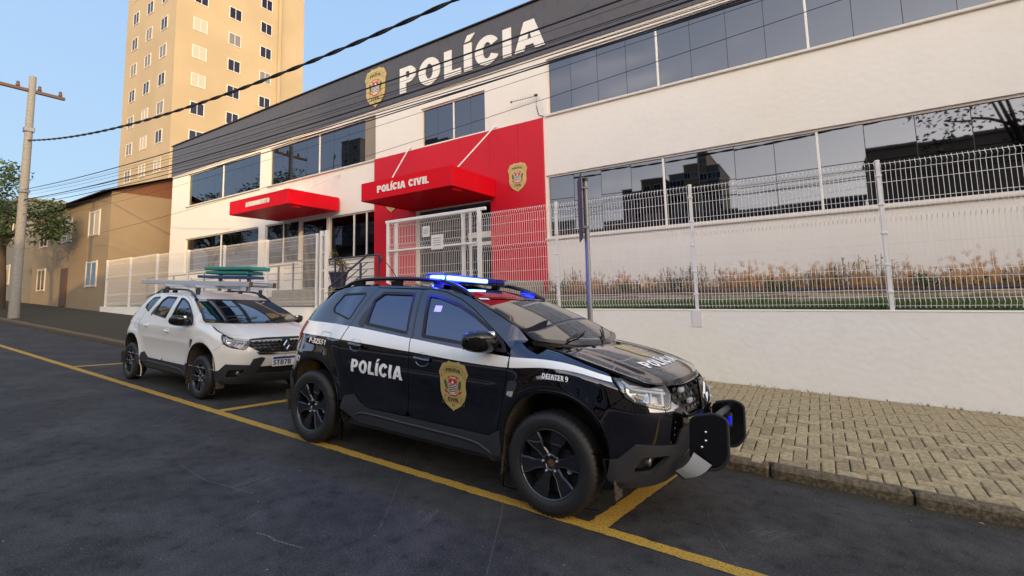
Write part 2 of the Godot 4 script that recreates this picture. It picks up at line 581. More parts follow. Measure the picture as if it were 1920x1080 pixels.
func make_materials():
	var bump := noise_tex(0.2, [], [], 4, 256)
	bump.as_normal_map = true
	bump.bump_strength = 4.0
	var bump_fine := noise_tex(0.35, [], [], 7, 256)
	bump_fine.as_normal_map = true
	bump_fine.bump_strength = 8.0
	M.white = tri_mat(mat(0.80, 0.755, 0.69, 0.85), noise_tex(0.012, [Color(0.984, 0.983, 0.98), Color(1, 1, 1), Color(0.993, 0.991, 0.989)], [0.0, 0.5, 1.0], 11), 0.12, bump, 0.03)
	M.fence_wall = tri_mat(mat(0.86, 0.835, 0.77, 0.85), noise_tex(0.02, [Color(0.982, 0.98, 0.976), Color(1, 1, 1), Color(0.992, 0.99, 0.987)], [0.0, 0.5, 1.0], 12), 0.16, bump, 0.04)
	M.graphite = tri_mat(mat(0.078, 0.073, 0.080, 0.42), noise_tex(0.015, [Color(0.86, 0.86, 0.87), Color(1, 1, 1), Color(0.93, 0.92, 0.92)], [0.0, 0.5, 1.0], 13), 0.3)
	M.coping = mat(0.02, 0.02, 0.025, 0.4)
	M.red = mat(0.56, 0.010, 0.026, 0.38, 0.0, 0.33)
	M.red_canopy = mat(0.66, 0.003, 0.014, 0.45, 0.0, 0.25)
	M.letter = mat(0.80, 0.77, 0.71, 0.5)
	M.alu = mat(0.66, 0.61, 0.54, 0.45)
	M.white_metal = mat(0.78, 0.76, 0.72, 0.45)
	M.fence = mat(0.74, 0.72, 0.68, 0.5)
	M.glass = mat(0.108, 0.118, 0.144, 0.02, 1.0)
	var warp := noise_tex(0.01, [], [], 71, 256, FastNoiseLite.TYPE_SIMPLEX_SMOOTH, 2)
	warp.as_normal_map = true
	warp.bump_strength = 1.0
	M.glass.normal_enabled = true
	M.glass.normal_texture = warp
	M.glass.normal_scale = 0.012
	M.glass.uv1_triplanar = true
	M.glass.uv1_world_triplanar = true
	M.glass.uv1_scale = Vector3.ONE * 0.7
	M.curtain = mat(0.42, 0.38, 0.32, 0.8)
	M.blind_grey = mat(0.16, 0.16, 0.17, 0.6)
	M.glass_dark = mat(0.030, 0.032, 0.05, 0.03, 1.0)
	M.joint = mat(0.03, 0.03, 0.035, 0.5)
	M.blind = mat(0.42, 0.38, 0.32, 0.6)
	M.gold = mat(0.56, 0.42, 0.15, 0.45)
	M.gold_dark = mat(0.20, 0.12, 0.03, 0.5)
	M.black = mat(0.012, 0.012, 0.014, 0.5)
	M.crest_red = mat(0.50, 0.03, 0.05, 0.5)
	M.crest_white = mat(0.78, 0.76, 0.74, 0.5)
	M.crest_green = mat(0.07, 0.13, 0.07, 0.6)
	M.rail = mat(0.045, 0.05, 0.07, 0.4)
	M.galv = tri_mat(mat(0.30, 0.31, 0.33, 0.45, 0.55), noise_tex(0.05, [Color(0.75, 0.75, 0.76), Color(1, 1, 1)], [0.0, 1.0], 14, 256), 3.0)
	M.sign_back = mat(0.055, 0.052, 0.055, 0.6)
	M.cable = mat(0.012, 0.012, 0.013, 0.7)
	# ground
	M.asphalt = road_material()
	M.yellow = tri_mat(mat(1, 1, 1, 0.75), noise_tex(0.06, [lin(0.09, 0.065, 0.03), lin(0.34, 0.19, 0.03), lin(0.58, 0.335, 0.035), lin(0.64, 0.40, 0.06)], [0.14, 0.27, 0.45, 1.0], 21, 512, FastNoiseLite.TYPE_SIMPLEX_SMOOTH, 6), 1.6, bump_fine, 0.6)
	M.concrete = tri_mat(mat(1, 1, 1, 0.9), noise_tex(0.03, [lin(0.15, 0.13, 0.10), lin(0.30, 0.26, 0.21), lin(0.37, 0.33, 0.27)], [0.0, 0.5, 1.0], 22), 0.8, bump_fine, 0.5)
	M.kerb = tri_mat(mat(1, 1, 1, 0.95), noise_tex(0.035, [lin(0.07, 0.052, 0.03), lin(0.16, 0.12, 0.07), lin(0.34, 0.27, 0.18)], [0.0, 0.55, 1.0], 23), 1.2, bump_fine, 1.0)
	M.moss = tri_mat(mat(1, 1, 1, 0.95), noise_tex(0.05, [lin(0.02, 0.017, 0.012), lin(0.05, 0.042, 0.022), lin(0.12, 0.09, 0.05)], [0.0, 0.5, 1.0], 24), 1.5, bump_fine, 1.0)
	M.pavers = []
	for k in 6:
		var t := [1.0, 0.86, 1.12, 0.95, 0.78, 1.05][k] as float
		M.pavers.append(tri_mat(mat(0.80 * t, 0.80 * t, 0.80 * t, 0.9), noise_tex(0.05, [lin(0.35, 0.26, 0.13), lin(0.59, 0.46, 0.255), lin(0.74, 0.60, 0.37)], [0.0, 0.5, 1.0], 25, 256), 1.4, bump_fine, 0.8))
	M.soil = tri_mat(mat(1, 1, 1, 0.95), noise_tex(0.04, [lin(0.10, 0.05, 0.025), lin(0.24, 0.12, 0.05), lin(0.34, 0.22, 0.12)], [0.0, 0.5, 1.0], 26), 0.8, bump_fine, 1.0)
	M.straw = tri_mat(mat(1, 1, 1, 0.95), noise_tex(0.08, [lin(0.20, 0.14, 0.08), lin(0.42, 0.33, 0.22), lin(0.56, 0.47, 0.34)], [0.0, 0.5, 1.0], 27, 256), 1.6, bump_fine, 1.0)
	M.ground = tri_mat(mat(1, 1, 1, 0.95), noise_tex(0.02, [lin(0.09, 0.08, 0.05), lin(0.14, 0.12, 0.08), lin(0.10, 0.11, 0.05)], [0.0, 0.5, 1.0], 28), 0.1)
	M.leaf = mat(0.055, 0.10, 0.028, 0.6)
	M.leaf.vertex_color_use_as_albedo = true
	M.leaf.albedo_color = Color.WHITE
	M.leaf.backlight_enabled = true
	M.leaf.backlight = Color(0.12, 0.16, 0.05)
	M.bark = tri_mat(mat(1, 1, 1, 0.95), noise_tex(0.06, [lin(0.05, 0.035, 0.025), lin(0.14, 0.10, 0.075)], [0.0, 1.0], 29, 256), 1.5, bump_fine, 1.0)
	M.pot = mat(0.035, 0.04, 0.09, 0.45)
	M.paper = mat(0.72, 0.70, 0.67, 0.8)
	M.notice_print = mat(0.25, 0.25, 0.26, 0.8)
	M.tower = tri_mat(mat(0.43, 0.34, 0.215, 0.85), noise_tex(0.01, [Color(0.93, 0.93, 0.93), Color(1, 1, 1)], [0.0, 1.0], 31, 256), 0.05)
	M.pole = tri_mat(mat(0.30, 0.29, 0.27, 0.9), noise_tex(0.05, [Color(0.8, 0.8, 0.8), Color(1, 1, 1)], [0.0, 1.0], 32, 256), 1.0)
	M.tile_roof = tri_mat(mat(0.26, 0.11, 0.06, 0.9), noise_tex(0.08, [Color(0.7, 0.7, 0.7), Color(1, 1, 1)], [0.0, 1.0], 33, 256), 0.6)
	M.house = []
	for q in [[0.30, 0.23, 0.15], [0.22, 0.22, 0.21], [0.20, 0.13, 0.09], [0.30, 0.27, 0.20], [0.17, 0.18, 0.20]]:
		M.house.append(tri_mat(mat(q[0], q[1], q[2], 0.9), noise_tex(0.02, [Color(0.94, 0.935, 0.93), Color(1, 1, 1)], [0.0, 1.0], 34, 256), 0.12))
	M.wood_door = mat(0.10, 0.05, 0.03, 0.6)

func road_material() -> StandardMaterial3D:
	# dark worn asphalt, 8 m to a repeat: stone grain, lighter dusty drifts, tyre scuffs and scratches
	var sz := 1024
	var base := FastNoiseLite.new(); base.seed = 41; base.frequency = 0.006; base.fractal_octaves = 5
	var fine := FastNoiseLite.new(); fine.seed = 42; fine.frequency = 0.38; fine.fractal_octaves = 3
	var a := base.get_seamless_image(sz, sz, false, false, 0.2)
	var b := fine.get_seamless_image(sz, sz, false, false, 0.1)
	var da := a.get_data()
	var db := b.get_data()
	var mid := FastNoiseLite.new(); mid.seed = 45; mid.frequency = 0.035; mid.fractal_octaves = 4
	var dm := mid.get_seamless_image(sz, sz, false, false, 0.1).get_data()
	var buf := PackedFloat32Array()
	buf.resize(sz * sz)
	for i in sz * sz:
		var big := da[i] / 255.0
		var g := db[i] / 255.0
		var md := dm[i] / 255.0
		var x := 0.050 + 0.034 * smoothstep(0.3, 0.8, big) + 0.10 * (g - 0.5) + 0.05 * (md - 0.5)
		if g > 0.80: x += 0.06
		if md < 0.22: x *= 0.6
		buf[i] = clampf(x, 0.012, 0.3)
	# scuffs: bundles of thin strokes and a few long curved scratches
	var r := RandomNumberGenerator.new()
	r.seed = 77
	for q in 26:
		var p := Vector2(r.randf() * sz, r.randf() * sz)
		var dir := Vector2.from_angle(r.randf_range(0.9, 2.1))
		var long := r.randf_range(20.0, 70.0)
		for s in 30:
			var o := p + Vector2(r.randfn(0.0, 9.0), r.randfn(0.0, 6.0))
			var l := long * r.randf_range(0.3, 1.0)
			var amp := r.randf_range(0.02, 0.09)
			for t in int(l):
				var pt := o + dir * (t - l / 2.0)
				var ii := posmod(int(pt.y), sz) * sz + posmod(int(pt.x), sz)
				buf[ii] += amp * r.randf()
	for q in 9:
		var p := Vector2(r.randf() * sz, r.randf() * sz)
		var ang := r.randf() * TAU
		var bend := r.randf_range(-0.004, 0.004)
		for t in r.randi_range(100, 300):
			p += Vector2.from_angle(ang)
			ang += bend
			var ii := posmod(int(p.y), sz) * sz + posmod(int(p.x), sz)
			buf[ii] += 0.16 * r.randf()
	# marks read off the photograph, in world metres (x, z)
	var lay := func(w: Vector2, amp: float):
		var ii := posmod(int(w.y * 0.16 * sz), sz) * sz + posmod(int(w.x * 0.16 * sz), sz)
		buf[ii] = minf(buf[ii] + amp, 0.4)
	for line in [[0.10, -2.61, -3.83, -2.45, -3.6, -2.23, -3.31, -2.07, -3.05, -1.94, -2.82, -1.83, -2.61, -1.71, -2.38, -1.62, -2.21], [0.30, -3.0, -1.74, -2.92, -1.76, -2.82, -1.757, -2.71, -1.78, -2.62, -1.8], [0.12, -4.6, -2.0, -4.1, -1.96, -3.6, -2.04]]:
		for k in range(1, line.size() - 2, 2):
			var p0 := Vector2(line[k], line[k + 1])
			var p1 := Vector2(line[k + 2], line[k + 3])
			var n := int(p0.distance_to(p1) / 0.003)
			for t in n: lay.call(p0.lerp(p1, float(t) / n), line[0] * r.randf())
	for q in [[-3.49, -2.83, 0.07, 0.16, 700, 0.06], [-4.34, -2.59, 0.12, 0.2, 600, 0.04], [-2.66, -1.94, 0.14, 0.04, 500, 0.07], [-2.48, -1.95, 0.12, 0.03, 300, 0.06], [-3.06, -3.28, 0.05, 0.12, 220, 0.05], [-1.0, -3.5, 0.06, 0.06, 240, 0.06]]:
		for t in q[4]: lay.call(Vector2(q[0] + r.randfn(0, q[2]), q[1] + r.randfn(0, q[3])), q[5] * r.randf())
	var out := PackedByteArray()
	out.resize(sz * sz * 3)
	for i in sz * sz:
		var x := pow(clampf(buf[i], 0.0, 1.0), 1.0 / 2.2) * 255.0
		out[i * 3] = int(x); out[i * 3 + 1] = int(x * 0.97); out[i * 3 + 2] = int(x * 0.945)
	var m := StandardMaterial3D.new()
	m.albedo_texture = ImageTexture.create_from_image(Image.create_from_data(sz, sz, false, Image.FORMAT_RGB8, out))
	m.roughness = 0.82
	m.metallic_specular = 0.4
	m.uv1_triplanar = true
	m.uv1_world_triplanar = true
	m.uv1_scale = Vector3.ONE * 0.16
	m.detail_enabled = true
	m.detail_blend_mode = BaseMaterial3D.BLEND_MODE_MUL
	m.detail_uv_layer = BaseMaterial3D.DETAIL_UV_2
	m.detail_albedo = noise_tex(0.25, [Color(0.45, 0.45, 0.45), Color(0.86, 0.86, 0.86), Color(1, 1, 1)], [0.15, 0.5, 0.9], 44, 512)
	m.uv2_triplanar = true
	m.uv2_world_triplanar = true
	m.uv2_scale = Vector3.ONE * 0.9
	return m

# ------------------------------------------------------------------ setting
func build_ground():
	var g := MB.new()
	var xs := [-900.0, -300.0, -90.0, -40.0, 0.0, 30.0, 60.0, 300.0, 900.0]
	var zs := [-900.0, -100.0, 5.8, 40.0, 900.0]
	for i in xs.size() - 1:
		for j in zs.size() - 1:
			var h := func(x, z): return SLOPE * clampf(x, -90.0, 60.0) - 0.36
			var q := []
			for t in [[i, j], [i + 1, j], [i + 1, j + 1], [i, j + 1]]: q.append(Vector3(xs[t[0]], h.call(xs[t[0]], 0.0), zs[t[1]]))
			g.quad(q[0], q[1], q[2], q[3], Vector3.UP)
	struct("ground", g, M.ground)
	var r := MB.new()
	var rx := [-300.0, -90.0, -50.0, -25.0, -12.0, -6.0, 0.0, 6.0, 15.0, 30.0, 60.0, 200.0]
	for i in rx.size() - 1:
		for b in [[ZKERB + 0.17, 0.0], [0.0, 3.5]]:
			var q := []
			for t in [[0, 0], [1, 0], [1, 1], [0, 1]]:
				var x: float = rx[i + t[0]]
				var z: float = b[t[1]]
				q.append(Vector3(x, gy(x, z), z))
			r.quad(q[0], q[1], q[2], q[3], Vector3.UP)
	struct("road", r, M.asphalt)
	# gutter of mossy concrete, kerb stones, pavements
	var gt := MB.new()
	for i in rx.size() - 1:
		var q := []
		for t in [[0, 0], [1, 0], [1, 1], [0, 1]]:
			var x: float = rx[i + t[0]]
			var z: float = [ZKERB - 0.05, ZKERB + 0.172][t[1]]
			q.append(Vector3(x, gy(x, z) - 0.004, z))
		gt.quad(q[0], q[1], q[2], q[3], Vector3.UP)
	struct("gutter", gt, M.moss)
	var kerb := Node3D.new()
	kerb.name = "kerb"
	add_child(kerb)
	kerb.set_meta("kind", "structure")
	var tilt := Basis(Vector3(0, 0, 1), atan(SLOPE))
	var stones := []
	for k in 3:
		var s := MB.new()
		s.bbox(Vector3.ZERO, Vector3(0.985, 0.30, 0.15), 0.02 + 0.004 * k)
		stones.append(s.mesh())
	var x := -46.0
	while x < 14.0:
		var o := inst("kerb_stone", stones[rng.randi() % 3], M.kerb, kerb)
		o.transform = Transform3D(tilt * Basis(Vector3.UP, rng.randfn(0, 0.004)), Vector3(x, py(x, ZKERB) - 0.148 + rng.randfn(0, 0.003), ZKERB - 0.075 + rng.randfn(0, 0.004)))
		x += 1.0
	var far_kerb := MB.new()
	far_kerb.quad(Vector3(-90, gy(-90, 3.5) + 0.13, 3.5), Vector3(60, gy(60, 3.5) + 0.13, 3.5), Vector3(60, gy(60, 3.5) + 0.13, 6.0), Vector3(-90, gy(-90, 3.5) + 0.13, 6.0), Vector3.UP)
	far_kerb.quad(Vector3(-90, gy(-90, 3.5) + 0.13, 3.5), Vector3(60, gy(60, 3.5) + 0.13, 3.5), Vector3(60, gy(60, 3.5) - 0.2, 3.5), Vector3(-90, gy(-90, 3.5) - 0.2, 3.5), Vector3.FORWARD)
	struct("opposite_pavement", far_kerb, M.concrete)
	var lot := MB.new()
	lot.quad(Vector3(-90, gy(-90, 3.5) + 0.10, 6.0), Vector3(60, gy(60, 3.5) + 0.10, 6.0), Vector3(60, gy(60, 3.5) + 0.10, 14.6), Vector3(-90, gy(-90, 3.5) + 0.10, 14.6), Vector3.UP)
	struct("parking_lot", lot, M.asphalt)
	build_pavers()
	# painted lines
	var yl := MB.new()
	stripe_line(yl, Vector2(-60, -3.068), Vector2(14, -3.068), 0.105)
	var o1 := struct("parking_line", yl, M.yellow)
	o1.set_meta("label", "long yellow parking line painted along the asphalt")
	for sx in [[-1.36, -1.20], [-6.24, -6.20], [-11.3, -11.24], [3.6, 3.72]]:
		var yc := MB.new()
		stripe_line(yc, Vector2(sx[0], -3.122), Vector2(sx[1], -4.75), 0.13)
		struct("parking_bay_line", yc, M.yellow)

func stripe_line(mb: MB, a: Vector2, b: Vector2, w: float):
	# ragged-edged strip of paint, 4 mm above the road; (x, z)
	var n := int(a.distance_to(b) / 0.05)
	var d := (b - a).normalized()
	var sd := Vector2(-d.y, d.x)
	var prev := []
	for i in n + 1:
		var p := a.lerp(b, float(i) / n)
		var e1 := p + sd * (w / 2.0 + rng.randfn(0, 0.0035))
		var e2 := p - sd * (w / 2.0 + rng.randfn(0, 0.0035))
		var cur := [Vector3(e1.x, gy(e1.x, e1.y) + 0.004, e1.y), Vector3(e2.x, gy(e2.x, e2.y) + 0.004, e2.y)]
		if i: mb.quad(prev[0], cur[0], cur[1], prev[1], Vector3.UP)
		prev = cur

func build_pavers():
	# interlocking concrete blocks laid in a basket bond, 0.20 x 0.10 m; joints filled with sandy dirt below them
	var bed := MB.new()
	for s in [[-300.0, -90.0], [-90.0, -40.0], [-40.0, 0.0], [0.0, 60.0]]:
		bed.quad(Vector3(s[0], py(s[0], ZKERB - 0.1) - 0.014, ZKERB - 0.1), Vector3(s[1], py(s[1], ZKERB - 0.1) - 0.014, ZKERB - 0.1), Vector3(s[1], py(s[1], ZWALL) - 0.014, ZWALL), Vector3(s[0], py(s[0], ZWALL) - 0.014, ZWALL), Vector3.UP)
	var pave := struct("pavement", bed, M.moss)
	var L := 0.22
	var wdt := 0.11
	var spots := []
	var z0 := ZKERB - 0.155
	# herringbone: units of an L shape
	for i in range(-220, 60):
		for j in range(-4, 34):
			var ox := i * wdt
			var oz := z0 - j * wdt
			var ph := posmod(i - j, 4)
			if ph == 0: spots.append([ox + wdt, oz - wdt / 2.0, 0])
			elif ph == 3: spots.append([ox + wdt / 2.0, oz - wdt, 1])
	var near := []
	for s in spots:
		if s[0] < -15.0 or s[0] > 4.5 or s[1] > z0 + 0.03 or s[1] < ZWALL - 0.02: continue
		var d := Vector2(s[0] + 0.2, s[1]).length()
		if s[0] > -2.6 and s[0] < 1.6: near.append([d, s])
		else: near.append([d + 100.0, s])
	near.sort_custom(func(p, q): return p[0] < q[0])
	var variants := []
	for k in 2:
		var s := MB.new()
		s.bbox(Vector3.ZERO, Vector3(L - 0.009, 0.06, wdt - 0.009), 0.006 + 0.003 * k)
		variants.append(s.mesh())
	var slope_z := atan((0.108 - 0.005) / 3.25)
	var tilt := Basis(Vector3(0, 0, 1), atan(SLOPE)) * Basis(Vector3(1, 0, 0), slope_z)
	var rest := MB.new()
	for k in near.size():
		var s: Array = near[k][1]
		var b := tilt * Basis(Vector3.UP, (PI / 2 if s[2] == 1 else 0.0) + rng.randfn(0, 0.012)) * Basis(Vector3(1, 0, 0), rng.randfn(0, 0.006))
		var p := Vector3(s[0] + rng.randfn(0, 0.001), py(s[0], s[1]) - 0.03 + rng.randfn(0, 0.0022), s[1])
		if k < 300:
			var o := inst("paver", variants[rng.randi() % 2], M.pavers[rng.randi() % 6], pave)
			o.transform = Transform3D(b, p)
		elif near[k][0] < 100.0 or s[0] > -15.0:
			rest.box(p, Vector3(L - 0.009, 0.06, wdt - 0.009), b)
	var o2 := obj("pavers", rest, M.pavers[0], pave)
	o2.set_meta("kind", "stuff")

# ------------------------------------------------------------------ police building
func wall_with_holes(mb: MB, x0: float, x1: float, y0: float, y1: float, holes: Array, z: float, depth: float):
	var xs := [x0, x1]
	var ys := [y0, y1]
	for h in holes:
		for k in [h[0], h[1]]:
			if not xs.has(k): xs.append(k)
		for k in [h[2], h[3]]:
			if not ys.has(k): ys.append(k)
	xs.sort(); ys.sort()
	for i in xs.size() - 1:
		for j in ys.size() - 1:
			var cx: float = (xs[i] + xs[i + 1]) / 2.0
			var cy: float = (ys[j] + ys[j + 1]) / 2.0
			var hole := false
			for h in holes:
				if cx > h[0] and cx < h[1] and cy > h[2] and cy < h[3]: hole = true
			if not hole:
				mb.quad(Vector3(xs[i], ys[j], z), Vector3(xs[i + 1], ys[j], z), Vector3(xs[i + 1], ys[j + 1], z), Vector3(xs[i], ys[j + 1], z), Vector3.BACK)
	for h in holes:
		mb.quad(Vector3(h[0], h[2], z), Vector3(h[0], h[3], z), Vector3(h[0], h[3], z - depth), Vector3(h[0], h[2], z - depth), Vector3.RIGHT)
		mb.quad(Vector3(h[1], h[2], z), Vector3(h[1], h[3], z), Vector3(h[1], h[3], z - depth), Vector3(h[1], h[2], z - depth), Vector3.LEFT)
		mb.quad(Vector3(h[0], h[3], z), Vector3(h[1], h[3], z), Vector3(h[1], h[3], z - depth), Vector3(h[0], h[3], z - depth), Vector3.DOWN)
		mb.quad(Vector3(h[0], h[2], z), Vector3(h[1], h[2], z), Vector3(h[1], h[2], z - depth), Vector3(h[0], h[2], z - depth), Vector3.UP)

func window(parent: Node, x0: float, x1: float, y0: float, y1: float, joints: Array, white: Array, glass: Material, sill := true):
	# panes butted with thin dark joints; the joints listed in white carry a pale bar
	var w := Node3D.new()
	w.name = "window"
	parent.add_child(w, true)
	var z := ZF - 0.10
	var fr := MB.new()
	var t := 0.045
	fr.box(Vector3((x0 + x1) / 2, y1 - t / 2, z + 0.01), Vector3(x1 - x0, t, 0.07))
	fr.box(Vector3((x0 + x1) / 2, y0 + t / 2, z + 0.01), Vector3(x1 - x0, t, 0.07))
	fr.box(Vector3(x0 + t / 2, (y0 + y1) / 2, z + 0.01), Vector3(t, y1 - y0 - 2 * t, 0.07))
	fr.box(Vector3(x1 - t / 2, (y0 + y1) / 2, z + 0.01), Vector3(t, y1 - y0 - 2 * t, 0.07))
	obj("frame", fr, M.alu, w)
	if sill:
		var sl := MB.new()
		sl.bbox(Vector3((x0 + x1) / 2, y0 - 0.035, ZF - 0.02), Vector3(x1 - x0 + 0.1, 0.05, 0.16), 0.01)
		obj("sill", sl, M.alu, w)
	var e := [x0 + t] + joints + [x1 - t]
	for i in e.size() - 1:
		var wd: float = e[i + 1] - e[i] - 0.012
		var bm := BoxMesh.new()
		bm.size = Vector3(wd, y1 - y0 - 2 * t - 0.004, 0.008)
		var p := inst("pane", bm, glass, w)
		p.position = Vector3((e[i] + e[i + 1]) / 2.0, (y0 + y1) / 2, z)
		p.rotation = Vector3(rng.randfn(0, 0.003), rng.randfn(0, 0.003), 0)
	for i in joints.size():
		var jb := MB.new()
		if white.has(i): jb.bbox(Vector3(joints[i], (y0 + y1) / 2, z + 0.02), Vector3(0.045, y1 - y0 - 2 * t - 0.004, 0.05), 0.006)
		else: jb.box(Vector3(joints[i], (y0 + y1) / 2, z - 0.002), Vector3(0.012, y1 - y0 - 2 * t - 0.004, 0.006))
		obj("mullion", jb, M.white_metal if white.has(i) else M.joint, w)

func build_police_building():
	var b := thing("police_building", "two storey white police building with a graphite parapet band and red entrance cladding", "building", Vector3.ZERO)
	var X0 := -27.0
	var X1 := 7.0
	var ub := 7.95   # underside of the band
	var holes := [
		[-5.66, 6.2, 6.29, 7.81], [-5.76, 6.2, 3.04, 4.67],          # right strips
		[-10.13, -7.67, 6.27, 7.50],                                  # window over the entrance
		[-18.48, -12.20, 6.25, 7.81], [-25.4, -19.12, 6.25, 7.81],    # upper left
		[-18.64, -16.40, 3.02, 4.66], [-16.28, -14.74, 1.95, 4.60], [-14.62, -12.20, 3.02, 4.56], [-25.4, -19.12, 3.02, 4.66],
		[-10.37, -7.52, 1.95, 4.26],                                  # entrance
	]
	var wl := MB.new()
	wall_with_holes(wl, X0, X1, 0.6, ub, holes, ZF, 0.24)
	obj("wall", wl, M.white, b)
	var core := MB.new()
	core.box(Vector3((X0 + X1) / 2, 4.9, -17.0), Vector3(X1 - X0 - 0.01, 9.0, 11.9))
	obj("inner_body", core, M.white, b)
	for sx in [X0, X1]:
		var sd := MB.new()
		sd.quad(Vector3(sx, 0.6, ZF), Vector3(sx, ub, ZF), Vector3(sx, ub, -11.1), Vector3(sx, 0.6, -11.1), Vector3(signf(sx), 0, 0))
		obj("wall", sd, M.white, b)
	var band := MB.new()
	band.box(Vector3((X0 + X1) / 2, (ub + 9.50) / 2, -16.95), Vector3(X1 - X0 + 0.1, 9.50 - ub, 12.4))
	obj("parapet_band", band, M.graphite, b)
	var cop := MB.new()
	cop.bbox(Vector3((X0 + X1) / 2, 9.53, -16.95), Vector3(X1 - X0 + 0.2, 0.05, 12.52), 0.012)
	obj("coping", cop, M.coping, b)
	var drip := MB.new()
	drip.box(Vector3((X0 + X1) / 2, ub - 0.03, ZF + 0.012), Vector3(X1 - X0, 0.055, 0.03))
	obj("drip_trim", drip, M.alu, b)
	window(b, -5.66, 6.2, 6.29, 7.81, [-5.0, -4.27, -3.53, -2.78, -2.04, -1.29, -0.56, 0.18, 0.92, 1.66, 2.4, 3.14, 3.88, 4.62, 5.4], [3, 7, 11], M.glass)
	window(b, -5.76, 6.2, 3.04, 4.67, [-5.02, -4.29, -3.54, -2.78, -2.03, -1.3, -0.56, 0.18, 0.92, 1.66, 2.4, 3.14, 3.88, 4.62, 5.4], [3, 7, 11], M.glass)
	window(b, -10.13, -7.67, 6.27, 7.50, [-9.53, -8.875, -8.25], [1], M.glass, false)
	window(b, -18.48, -12.20, 6.25, 7.81, [-17.7, -16.9, -16.11, -15.30, -14.49, -13.70, -12.83], [3], M.glass)
	window(b, -25.4, -19.12, 6.25, 7.81, [-24.6, -23.8, -23.0, -22.2, -21.4, -20.6, -19.9], [3], M.glass)
	window(b, -25.4, -19.12, 3.02, 4.66, [-24.6, -23.8, -23.0, -22.2, -21.4, -20.6, -19.9], [3], M.glass_dark)
	window(b, -18.64, -16.40, 3.02, 4.66, [-17.48], [0], M.glass_dark)
	window(b, -16.28, -14.74, 1.95, 4.60, [-15.5], [], M.glass_dark, false)
	window(b, -14.62, -12.20, 3.02, 4.56, [-14.0, -13.34, -12.7], [1, 2], M.glass_dark)
	# louvred vent beside the upper left window
	var lv := Node3D.new()
	lv.name = "louvre_panel"
	b.add_child(lv)
	var slat := MB.new()
	slat.box(Vector3.ZERO, Vector3(0.56, 0.052, 0.01), Basis(Vector3.RIGHT, 0.6))
	var sm := slat.mesh()
	for k in 34:
		var o := inst("slat", sm, M.blind, lv)
		o.position = Vector3(-12.50, 6.33 + k * 0.0425, ZF - 0.065)
	# red composite cladding round the entrance
	var rj := [-12.19, -11.30, -10.36, -9.30, -8.56, -7.51, -6.56, -5.79]
	var rc := Node3D.new()
	rc.name = "entrance_cladding"
	b.add_child(rc)
	for i in rj.size() - 1:
		var lo := 4.26 if i >= 2 and i <= 4 else 1.60
		var m := MB.new()
		m.bbox(Vector3.ZERO, Vector3(rj[i + 1] - rj[i] - 0.007, 6.23 - lo, 0.05), 0.004)
		var o := obj("cladding_panel", m, M.red, rc)
		o.position = Vector3((rj[i] + rj[i + 1]) / 2, (6.23 + lo) / 2, ZF + 0.03)
		o.rotation = Vector3(rng.randfn(0, 0.002), [0.012, -0.006, 0.012, -0.010, 0.008, -0.011, 0.010][i], 0)
	# recessed entrance with dark doors
	var dr := Node3D.new()
	dr.name = "entrance_door"
	b.add_child(dr)
	var fm := MB.new()
	for x in [-10.34, -9.42, -8.47, -7.55]: fm.box(Vector3(x, 3.1, ZF - 0.2), Vector3(0.06, 2.3, 0.06))
	fm.box(Vector3(-8.945, 3.72, ZF - 0.2), Vector3(2.79, 0.07, 0.058))
	fm.box(Vector3(-8.945, 4.22, ZF - 0.2), Vector3(2.79, 0.07, 0.058))
	obj("frame", fm, M.rail, dr)
	for i in 3:
		for yy in [[1.97, 3.68], [3.76, 4.18]]:
			var g := MB.new()
			g.box(Vector3([-9.88, -8.945, -8.01][i], (yy[0] + yy[1]) / 2, ZF - 0.21), Vector3(0.86, yy[1] - yy[0], 0.01))
			obj("pane", g, M.glass_dark, dr)
	var tr := MB.new()
	tr.box(Vector3(-8.0, 3.34, ZF - 0.13), Vector3(0.86, 0.16, 0.03)); tr.box(Vector3(-8.0, 3.08, ZF - 0.13), Vector3(0.86, 0.10, 0.03))
	obj("push_bar", tr, M.white_metal, dr)
	# soil splashed on the foot of the facade
	var st := MB.new()
	var n := 220
	for i in n:
		var a := lerpf(-5.6, 6.9, float(i) / n)
		var c := lerpf(-5.6, 6.9, float(i + 1) / n)
		st.quad(Vector3(a, 1.5, ZF + 0.004), Vector3(c, 1.5, ZF + 0.004), Vector3(c, 2.35, ZF + 0.004), Vector3(a, 2.35, ZF + 0.004), Vector3.BACK)
		for k in 4: st.uv[st.uv.size() - 4 + k] = Vector2((st.v[st.v.size() - 4 + k].x + 5.6) / 12.5, (2.35 - st.v[st.v.size() - 4 + k].y) / 0.85)
	obj("mud_stained_base", st, stain_material(), b)
	# two awnings hung on rods
	awning(-10.605, -7.335, 4.305, 4.815, -8.875, [[-10.585, 6.33, -10.0], [-7.30, 6.32, -7.62]], "POLÍCIA CIVIL", -9.01, 0.19, 1.86, "red box awning lettered POLÍCIA CIVIL over the main entrance")
	awning(-17.5, -13.975, 4.685, 5.165, -8.813, [[-14.04, 6.01, -14.10], [-17.3, 6.01, -17.3]], "ATENDIMENTO", -15.72, 0.16, 1.42, "red box awning lettered ATENDIMENTO over the side door")
	# POLÍCIA in tall letters on the band
	var t := thing("band_lettering", "large white POLÍCIA letters fixed on the graphite parapet band", "letters")
	var word := "POLÍCIA"
	var spans := [[-10.98, -10.28], [-10.15, -9.27], [-9.10, -8.46], [-8.34, -8.05], [-7.93, -7.08], [-6.96, -6.68], [-6.58, -5.62]]
	for i in word.length():
		var mb := MB.new()
		var h := 0.845
		heavy_word(mb, word[i], h, 0.03, func(x, y, off): return Vector3((spans[i][0] + spans[i][1]) / 2.0 + x, 8.60 + y, ZF + 0.056 + off), spans[i][1] - spans[i][0])
		obj("letter", mb, M.letter, t)
